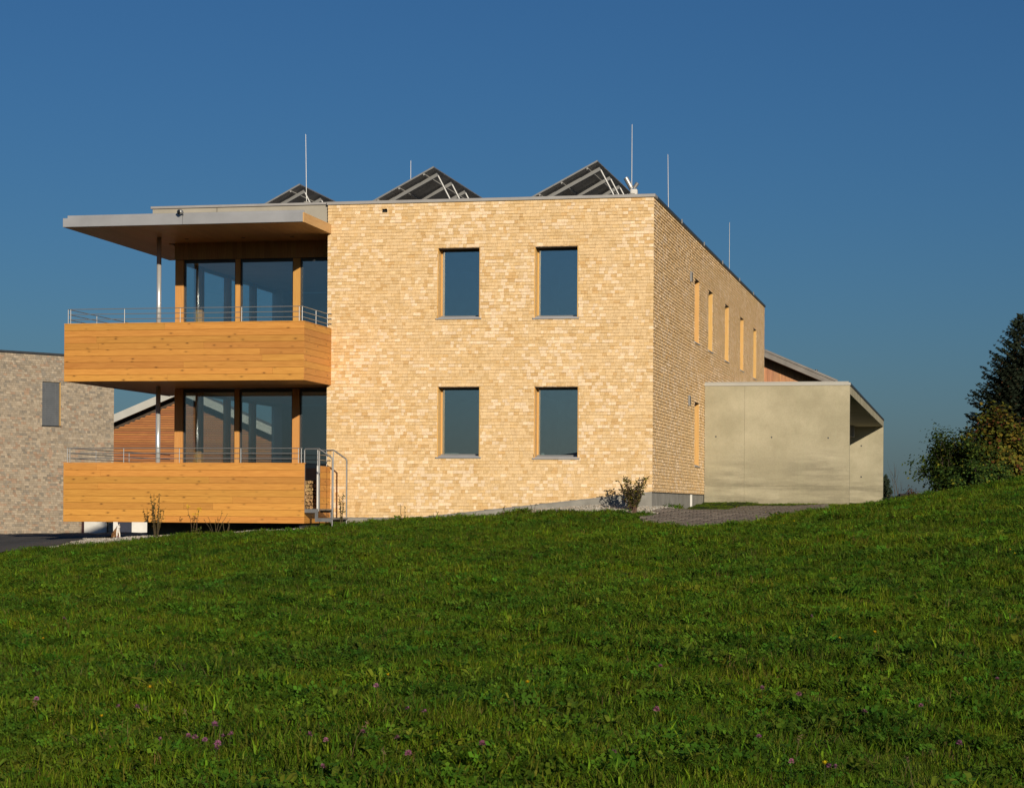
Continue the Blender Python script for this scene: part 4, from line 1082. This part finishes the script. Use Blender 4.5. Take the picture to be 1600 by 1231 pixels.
# ------------------------------------------------------------------ garden plants by the house
def stemplant(name, loc, h, nst, spread, nleaf, leafs, colr, label, cat, seed, stemc=(.10, .075, .045), lean=(0, 0), flow=None):
    r_ = rng(seed); z = gz(loc[0], loc[1]); o = empty(name, (loc[0], loc[1], z)); tag(o, label, cat)
    m = MB(); lv = MB(); fl = MB()
    for s in range(nst):
        an = r_.uniform(0, 6.28); sp = spread*r_.uniform(.15, 1); hh = h*r_.uniform(.6, 1.0)
        pts = [Vector((math.cos(an)*.04, math.sin(an)*.04, -.05))]
        for k in range(1, 6):
            f = k/5; pts.append(Vector((math.cos(an)*(.04+sp*f**1.4)+lean[0]*f+r_.uniform(-.015, .015), math.sin(an)*(.04+sp*f**1.4)+lean[1]*f+r_.uniform(-.015, .015), hh*f)))
        m.tube([tuple(p) for p in pts], [.007*(1-.7*k/5)+.0015 for k in range(6)], 5, cap=False, c=stemc)
        for k in range(nleaf):
            f = r_.uniform(.25, 1.02); i = min(4, int(f*5)); p = pts[i].lerp(pts[i+1], min(1, f*5-i))
            d = Vector((r_.uniform(-1, 1), r_.uniform(-1, 1), r_.uniform(-.2, .9))).normalized()
            q = p+d*leafs*.5*r_.random()
            c = r_.choice(colr); g = r_.uniform(.75, 1.2)
            leafquad(lv, q, d.cross(Vector((r_.uniform(-1, 1), r_.uniform(-1, 1), .3))), leafs*r_.uniform(.6, 1.2), r_, tuple(x*g for x in c), .5)
        if flow:
            for k in range(10):
                p = pts[-1]+Vector((r_.uniform(-.06, .06), r_.uniform(-.06, .06), r_.uniform(-.03, .05)))
                leafquad(fl, p, Vector((r_.uniform(-1, 1), -1, r_.uniform(-1, 1))), .03, r_, flow, .9)
    M.setdefault("stemtint", mat_leaf("plant_stem", None, .05))
    m.build("stem", M["stemtint"], o); lv.build("foliage", M["leaf"], o)
    if flow: fl.build("flower", M["leaf"], o)
    return o
OLV = ((.09, .085, .02), (.06, .07, .018), (.15, .10, .025))
stemplant("garden_shrub", (-10.55, -2.95), 1.02, 10, .16, 24, .055, ((.15, .13, .03), (.10, .10, .025), (.2, .15, .035)), "slender upright shrub in front of the lower terrace planks", "shrub", 81)
stemplant("flowering_weed", (-9.72, -2.85), .78, 4, .16, 5, .045, OLV, "wispy weed with a yellow flower head before the terrace planks", "plant", 82, flow=(.62, .44, .03))
stemplant("tall_weed", (-9.25, -2.8), .62, 5, .25, 6, .035, OLV, "thin spreading dry weed before the middle of the terrace planks", "plant", 83)
stemplant("leafy_weed", (-9.62, -2.95), .28, 6, .12, 8, .07, ((.10, .13, .03), (.07, .1, .02)), "low bright leafy weed in the dark gap under the terrace", "plant", 84)
stemplant("tall_weed", (-8.95, -2.9), .45, 3, .1, 6, .04, OLV, "short weed in the dark gap near the terrace steps", "plant", 85)
stemplant("climbing_plant", (-6.72, -1.5), .85, 5, .10, 26, .055, ((.06, .075, .02), (.09, .09, .025), (.14, .11, .03)), "narrow leafy plant beside the handrail of the steel steps", "plant", 86)
stemplant("garden_shrub", (-.25, -.95), .78, 36, .48, 34, .07, ((.10, .09, .025), (.20, .15, .03), (.08, .05, .03), (.06, .06, .03)), "straggly half-bare shrub at the corner of the house", "shrub", 87, stemc=(.13, .09, .06))
for (x, y, h, sd) in ((-5.5, -.9, .42, 91), (-4.6, -1.1, .26, 92), (-3.2, -1.0, .3, 93), (-2.45, -1.2, .34, 94)):
    stemplant("tall_weed", (x, y), h, 2, .05, 7, .04, OLV, {91: "single tall weed stalk before the plinth under the lower windows, nearest the steps", 92: "short weed stalk before the flat part of the plinth", 93: "thin weed stalk where the plinth starts to slope up", 94: "thin weed stalk before the sloping plinth, nearest the corner shrub"}[sd], "plant", sd)

# ------------------------------------------------------------------ the cat by the yard
def cat():
    b_ = Vector((-11.64, -2.6, 0)); zc = gz(b_.x, b_.y)+.04
    o = empty("cat", (b_.x, b_.y, zc)); tag(o, "brown and white cat sitting on the gravel below the terrace corner", "cat"); o.rotation_euler = (0, 0, R(-25))
    # body as one skinned figure: sits upright facing +x
    me = bpy.data.meshes.new("body")
    V = [(-.05, 0, .075), (-.01, 0, .12), (.03, 0, .185), (.055, 0, .235), (.075, 0, .275), (.115, 0, .268),
         (.045, .035, .17), (.065, .04, .09), (.07, .04, .015), (.095, .04, .012), (.045, -.035, .17), (.065, -.04, .09), (.07, -.04, .015), (.095, -.04, .012),
         (-.04, .06, .06), (.02, .075, .05), (-.01, .075, .015), (.05, .075, .012), (-.04, -.06, .06), (.02, -.075, .05), (-.01, -.075, .015), (.05, -.075, .012),
         (-.11, .0, .03), (-.14, .05, .018), (-.09, .10, .016), (.0, .115, .015)]
    Ed = [(0, 1), (1, 2), (2, 3), (3, 4), (4, 5), (2, 6), (6, 7), (7, 8), (8, 9), (2, 10), (10, 11), (11, 12), (12, 13), (0, 14), (14, 15), (15, 16), (16, 17), (0, 18), (18, 19), (19, 20), (20, 21), (0, 22), (22, 23), (23, 24), (24, 25)]
    rad = [.075, .072, .058, .04, .048, .022, .026, .018, .015, .014, .026, .018, .015, .014, .045, .04, .016, .014, .045, .04, .016, .014, .018, .016, .014, .010]
    me.from_pydata(V, Ed, []); bo = bpy.data.objects.new("body", me); col.objects.link(bo); bo.parent = o
    md = bo.modifiers.new("skin", 'SKIN')
    for i, sv in enumerate(me.skin_vertices[0].data): sv.radius = (rad[i], rad[i]); sv.use_root = (i == 0)
    s2 = bo.modifiers.new("sub", 'SUBSURF'); s2.levels = 2; s2.render_levels = 2
    t = NT("cat_fur"); p = t.coord(); n = t.noise(p, 28, 4); sx = t.n("ShaderNodeSeparateXYZ"); t.l(p, sx.inputs[0])
    c = t.ramp(n, ((.35, (.07, .035, .015)), (.6, (.30, .15, .06))))
    wm = t.math('MULTIPLY', t.math('GREATER_THAN', t.math('ADD', sx.outputs[0], t.math('MULTIPLY', n, .03)), .075), 1.0)
    c = t.mix(c, (.7, .66, .6), wm); me.materials.append(t.set(c, .8, spec=.2))
    for s in (-1, 1):
        m = MB(); b0 = (.07, s*.028, .305); i = len(m.v)
        m.v += [(.085, s*.012, .305), (.055, s*.016, .305), (.068, s*.045, .295), (.068, s*.03, .345)]
        for f in ((0, 1, 3), (1, 2, 3), (2, 0, 3), (0, 2, 1)): m.face(f)
        m.build("ear", me.materials[0], o, fix=True)
        MB().ball((.118, s*.019, .283), .006, 8, 6).build("eye", M["black"], o, smooth=True)
    MB().ball((.138, 0, .265), .006, 8, 6).build("nose", M["maroon"], o, smooth=True)
cat()
# ------------------------------------------------------------------ meadow grass
def grass():
    r_ = rng(101); cl = bpy.data.collections.new("grass_tufts")
    def blade(m, x, y, a, h, wd, lean, c, curl=.5):
        dx, dy = math.cos(a), math.sin(a); sx, sy = -dy*wd/2, dx*wd/2
        p1 = (x+dx*lean*h*.35, y+dy*lean*h*.35, h*.55); p2 = (x+dx*lean*h, y+dy*lean*h, h*(1-curl*lean*.35))
        i = len(m.v); m.v += [(x-sx, y-sy, -.01), (x+sx, y+sy, -.01), (p1[0]+sx*.85, p1[1]+sy*.85, p1[2]), (p1[0]-sx*.85, p1[1]-sy*.85, p1[2]), p2]
        m.face((i, i+1, i+2, i+3), c); m.face((i+3, i+2, i+4), c)
    def shade(base, v=.35):
        k = r_.uniform(1-v, 1+v); return tuple(b*k*r_.uniform(.9, 1.1) for b in base)
    GR = ((.115, .205, .010), (.090, .172, .010), (.150, .225, .014), (.150, .180, .022))
    def fin(m, nm):
        o = bpy.data.objects.new(nm, m.mesh(nm, M["grass_blade"])); cl.objects.link(o)
    for k in range(3):                      # 0-2 fine turf
        m = MB()
        for i in range(34):
            rr = .11*math.sqrt(r_.random()); an = r_.uniform(0, 6.28)
            blade(m, rr*math.cos(an), rr*math.sin(an), r_.uniform(0, 6.28), r_.uniform(.035, .08), r_.uniform(.003, .0055), r_.uniform(.2, 1.15), shade(r_.choice(GR)))
        fin(m, "tuft_a%d" % k)
    for k in range(3):                      # 3-5 lush blades
        m = MB()
        for i in range(24):
            rr = .10*math.sqrt(r_.random()); an = r_.uniform(0, 6.28)
            blade(m, rr*math.cos(an), rr*math.sin(an), r_.uniform(0, 6.28), r_.uniform(.05, .115), r_.uniform(.006, .011), r_.uniform(.25, 1.2), shade(r_.choice(GR)))
        fin(m, "tuft_b%d" % k)
    for k in range(2):                      # 6-7 clover
        m = MB()
        for i in range(16):
            rr = .12*math.sqrt(r_.random()); an = r_.uniform(0, 6.28); x, y = rr*math.cos(an), rr*math.sin(an); h = r_.uniform(.035, .075)
            c = shade((.092, .190, .018)); a0 = r_.uniform(0, 6.28)
            tx, ty = r_.uniform(-1., 1.), r_.uniform(-.4, 1.3)
            for j in range(3):
                a = a0+j*2.094; s = r_.uniform(.014, .024); ca, sa = math.cos(a), math.sin(a)
                def q(u, v): px, py = x+ca*u-sa*v, y+sa*u+ca*v; return (px, py, h+(px-x)*tx+(py-y)*ty)
                m.quad(q(0, 0), q(s*.7, -s*.5), q(s*1.15, 0), q(s*.7, s*.5), c)
            blade(m, x, y, a0, h, .002, .05, c)
        for i in range(9):
            blade(m, r_.uniform(-.1, .1), r_.uniform(-.1, .1), r_.uniform(0, 6.28), r_.uniform(.04, .08), .004, r_.uniform(.3, .9), shade(r_.choice(GR)))
        fin(m, "tuft_c%d" % k)
    for k in range(3):                      # 8-10 broad rosettes
        m = MB(); nl = r_.choice((6, 7, 9))
        for i in range(nl):
            a = 6.283*i/nl+r_.uniform(-.3, .3); L = r_.uniform(.07, .15); wd = L*r_.uniform(.22, .36); rise = r_.uniform(.6, 2.4); c = shade((.150, .220, .024), .25)
            ca, sa = math.cos(a), math.sin(a); prev = None
            for t_, ww in ((0, .25), (.35, .8), (.7, 1.0), (.9, .6), (1.0, .05)):
                u = L*t_; z = L*rise*(t_-.55*t_*t_*1.1)
                pa = (ca*u-sa*wd/2*ww, sa*u+ca*wd/2*ww, z+wd*.12); pb = (ca*u, sa*u, z); pc = (ca*u+sa*wd/2*ww, sa*u-ca*wd/2*ww, z+wd*.12)
                if prev:
                    m.quad(prev[0], prev[1], pb, pa, c); m.quad(prev[1], prev[2], pc, pb, c)
                prev = (pa, pb, pc)
        fin(m, "tuft_d%d" % k)
    m = MB()                                # 11 straw
    for i in range(16):
        rr = .1*math.sqrt(r_.random()); an = r_.uniform(0, 6.28)
        blade(m, rr*math.cos(an), rr*math.sin(an), r_.uniform(0, 6.28), r_.uniform(.04, .11), .0035, r_.uniform(.3, 1.1), shade((.19, .15, .06)))
    fin(m, "tuft_e0")
    g = np.random.default_rng(7)
    P = []; 
    C2 = np.array((CAMX, CAMY)); F2 = np.array((FWD.x, FWD.y)); R2 = np.array((RGT.x, RGT.y))
    for d0, d1, dens in ((9, 15, 230), (15, 21, 190), (21, 28, 150), (28, 36, 120), (36, 47, 100), (47, 60, 70)):
        wmax = .265*d1+2.4; n = int((d1-d0)*2*wmax*dens)
        d = g.uniform(d0, d1, n); l_ = g.uniform(-1, 1, n)*wmax
        k = np.abs(l_) < .265*d+2.4; d, l_ = d[k], l_[k]
        P.append(C2+d[:, None]*F2+l_[:, None]*R2)
    P = np.concatenate(P); X, Y = P[:, 0], P[:, 1]
    bad = np.zeros(len(X), bool)
    onpath = poly_in(X, Y, PATH)
    bad |= onpath & (g.random(len(X)) > .07)
    for pl in (ROAD, GRAVEL_A, GRAVEL_B, HOUSE): bad |= poly_in(X, Y, pl)
    bad |= (Y > 9.6) & (X < 4.0)
    jag = g.random(len(X)) < .0
    X, Y = X[~bad], Y[~bad]; Z = gz_arr(X, Y); N = len(X)
    pn = np.sin(X*.9+Y*.6)+np.sin(X*2.3-Y*1.7+1)+.8*np.sin(X*4.1+Y*3.3+2)
    u = g.random(N); idx = g.integers(0, 3, N)
    lush = u < .34+.13*pn; idx = np.where(lush, 3+g.integers(0, 3, N), idx)
    pc = np.sin(X*1.7-Y*1.1+.5)+np.sin(X*3.3+Y*2.7); cv = (u > .76-.10*pc) & ~lush; idx = np.where(cv, 6+g.integers(0, 2, N), idx)
    p3 = np.sin(X*2.1+Y*1.3+.4)*np.sin(X*1.3-Y*2.3+1.1)+.6*np.sin(X*4.7+Y*.9)*np.sin(Y*3.9)
    ro = g.random(N) < np.where(p3 > .45, .34, .045); idx = np.where(ro, 8+g.integers(0, 3, N), idx)
    dr = g.random(N) < .05+.03*np.sin(X*1.1+2)*np.sin(Y*.8); idx = np.where(dr, 11, idx)
    p2 = np.sin(X*5.3+Y*4.1+1)+np.sin(X*7.9-Y*6.3)+np.sin(X*11.+Y*9.7+2)
    sc_ = g.uniform(.6, 1.3, N)*(1+.12*pn.clip(-1.5, 1.5)+.16*p2.clip(-1.6, 2))
    sc_ = np.where((idx >= 8) & (idx <= 10), sc_*np.where(p3 > .45, .76, .6), sc_)
    # short mown strip along the carport wall and the path
    strip = ((Y > 3.5) & (X > 0)) | poly_in(X, Y, PATH)
    sc_ = np.where(strip, sc_*.45, sc_)
    idx = np.where(strip, g.integers(0, 3, N), idx)
    rot = np.stack([g.normal(0, .12, N), g.normal(0, .12, N), g.uniform(0, 6.283, N)], 1)
    me = bpy.data.meshes.new("grass"); me.from_pydata(np.stack([X, Y, Z], 1).tolist(), [], [])
    a = me.attributes.new("tuft", 'INT', 'POINT'); a.data.foreach_set("value", idx.astype(np.int32))
    a = me.attributes.new("turn", 'FLOAT_VECTOR', 'POINT'); a.data.foreach_set("vector", rot.astype(np.float32).ravel())
    a = me.attributes.new("size", 'FLOAT', 'POINT'); a.data.foreach_set("value", sc_.astype(np.float32))
    o = bpy.data.objects.new("grass", me); col.objects.link(o)
    tag(o, "thick green meadow grass with clover covering the slope", "grass", kind="stuff")
    ng = bpy.data.node_groups.new("scatter", 'GeometryNodeTree')
    ng.interface.new_socket("Geometry", in_out='INPUT', socket_type='NodeSocketGeometry'); ng.interface.new_socket("Geometry", in_out='OUTPUT', socket_type='NodeSocketGeometry')
    gi = ng.nodes.new("NodeGroupInput"); go = ng.nodes.new("NodeGroupOutput")
    mp = ng.nodes.new("GeometryNodeMeshToPoints"); ip = ng.nodes.new("GeometryNodeInstanceOnPoints"); ci = ng.nodes.new("GeometryNodeCollectionInfo")
    ci.inputs["Collection"].default_value = cl; ci.inputs["Separate Children"].default_value = True; ci.inputs["Reset Children"].default_value = True
    def attr(nm, ty):
        q = ng.nodes.new("GeometryNodeInputNamedAttribute"); q.data_type = ty; q.inputs["Name"].default_value = nm; return q.outputs["Attribute"]
    L = ng.links.new
    L(gi.outputs[0], mp.inputs["Mesh"]); L(mp.outputs[0], ip.inputs["Points"]); L(ci.outputs[0], ip.inputs["Instance"])
    ip.inputs["Pick Instance"].default_value = True
    L(attr("tuft", 'INT'), ip.inputs["Instance Index"]); L(attr("size", 'FLOAT'), ip.inputs["Scale"])
    er = ng.nodes.new("FunctionNodeEulerToRotation"); L(attr("turn", 'FLOAT_VECTOR'), er.inputs[0]); L(er.outputs[0], ip.inputs["Rotation"])
    L(ip.outputs[0], go.inputs[0])
    md = o.modifiers.new("scatter", 'NODES'); md.node_group = ng
    print("GRASS POINTS", N)
grass()

# ------------------------------------------------------------------ flowers in the meadow
def meadow_flowers():
    r_ = rng(111)
    def flower_mesh(kind):
        m = MB()
        if kind == 0:                       # clover head
            m.tube([(0, 0, -.02), (.006, .002, .05), (.004, 0, .1)], .0016, 5, c=(.06, .09, .02))
            for k in range(60):
                a = r_.uniform(0, 6.28); ph = math.acos(r_.uniform(-.5, 1)); d = Vector((math.sin(ph)*math.cos(a), math.sin(ph)*math.sin(a), math.cos(ph)))
                p = Vector((.004, 0, .105))+d*.005; s = .012; b = d.cross(Vector((.3, .5, .8))).normalized()*.0028
                g = r_.uniform(.7, 1.25); m.tri(tuple(p-b), tuple(p+b), tuple(p+d*s), (.34*g, .13*g, .22*g))
        else:                               # dandelion / buttercup
            m.tube([(0, 0, -.02), (.004, .002, .05), (.002, 0, .095)], .0016, 5, c=(.07, .1, .02))
            for k in range(40):
                a = r_.uniform(0, 6.28); e = r_.uniform(.1, 1.2); d = Vector((math.cos(a)*math.cos(e), math.sin(a)*math.cos(e), math.sin(e)))
                p = Vector((.002, 0, .095)); b = d.cross(Vector((0, 0, 1))).normalized()*.003
                m.tri(tuple(p-b), tuple(p+b), tuple(p+d*.017), (.8, .6, .02))
        return m.mesh("flower", M["leaf"])
    cm = flower_mesh(0); ym = flower_mesh(1)
    PINK = [(335,1168),(352,1170),(358,1175),(335,1197),(300,1180),(301,1177),(318,1182),(345,1195),(250,1180),(180,1128),(215,1132),(55,1123),(586,1094),(636,1125),(661,1129),(492,1180),(515,1178),(568,1167),(620,1178),(645,1203),(505,1222),(755,1192),(1035,1053),(1192,1091),(1246,1101),(1022,1135),(1185,1162),(1238,1204),(1495,1182),(1557,1061),(958,1187),(1310,1210),(1355,1125),(185,855),(104,988),(1268,970),(1445,1112),(1300,1205)]
    YEL = [(71,1012),(611,1070),(160,1144),(235,1100),(701,920),(1588,865),(1583,858),(1310,1001),(1365,996),(1290,1215),(1196,800),(1213,805),(1150,792),(1223,818),(1240,815),(592,850),(683,742),(832,1083)]
    def ground_hit(px, py):
        f = 3300.; u, v = (px-800)/f, (790-py)/f
        # follow the sight line down to the turf
        d = 10.0
        while d < 60:
            x = CAMX+FWD.x*d+RGT.x*u*d; y = CAMY+FWD.y*d+RGT.y*u*d; z = 1.6+v*d-u*d*.0061
            if z < gz(x, y)+.06: return x, y
            d += .1
        return None
    for pts, me, nm, lb, gp in ((PINK, cm, "clover_flower", "small pink clover flower in the meadow grass", "pink clover flowers"), (YEL, ym, "dandelion_flower", "small yellow flower in the meadow grass", "yellow meadow flowers")):
        for px, py in pts:
            h = ground_hit(px, py)
            if not h: continue
            o = bpy.data.objects.new(nm, me); col.objects.link(o); s = r_.uniform(1.15, 1.6)
            o.location = (h[0], h[1], gz(*h)+.005); o.scale = (s, s, s*r_.uniform(.8, 1.1)); o.rotation_euler = (r_.uniform(-.2, .2), r_.uniform(-.2, .2), r_.uniform(0, 6.28))
            tag(o, lb, "flower", gp)
    # tall dry stalks
    for px, py, h, ln in ((548, 1180, .26, .12), (602, 1210, .2, 0), (1432, 1225, .24, -.05), (60, 1135, .2, -.02), (300, 1140, .16, -.05), (1245, 1180, .2, .03), (240, 1130, .14, -.06)):
        q = ground_hit(px, py)
        if not q: continue
        m = MB(); m.tube([(0, 0, -.02), (ln*.4, 0, h*.6), (ln, 0, h)], [.0022, .0018, .001], 5, c=(.16, .13, .06))
        for k in range(7): leafquad(m, Vector((ln*(.8+.03*k), 0, h*(.86+.02*k))), Vector((r_.uniform(-1, 1), -1, 0)), .02, r_, (.16, .12, .06), .4)
        o = m.build("dry_stalk", M["leaf"]); o.location = (q[0], q[1], gz(*q)); tag(o, "thin dry seed stalk standing in the meadow grass", "stalk", "dry stalks in the meadow")
meadow_flowers()
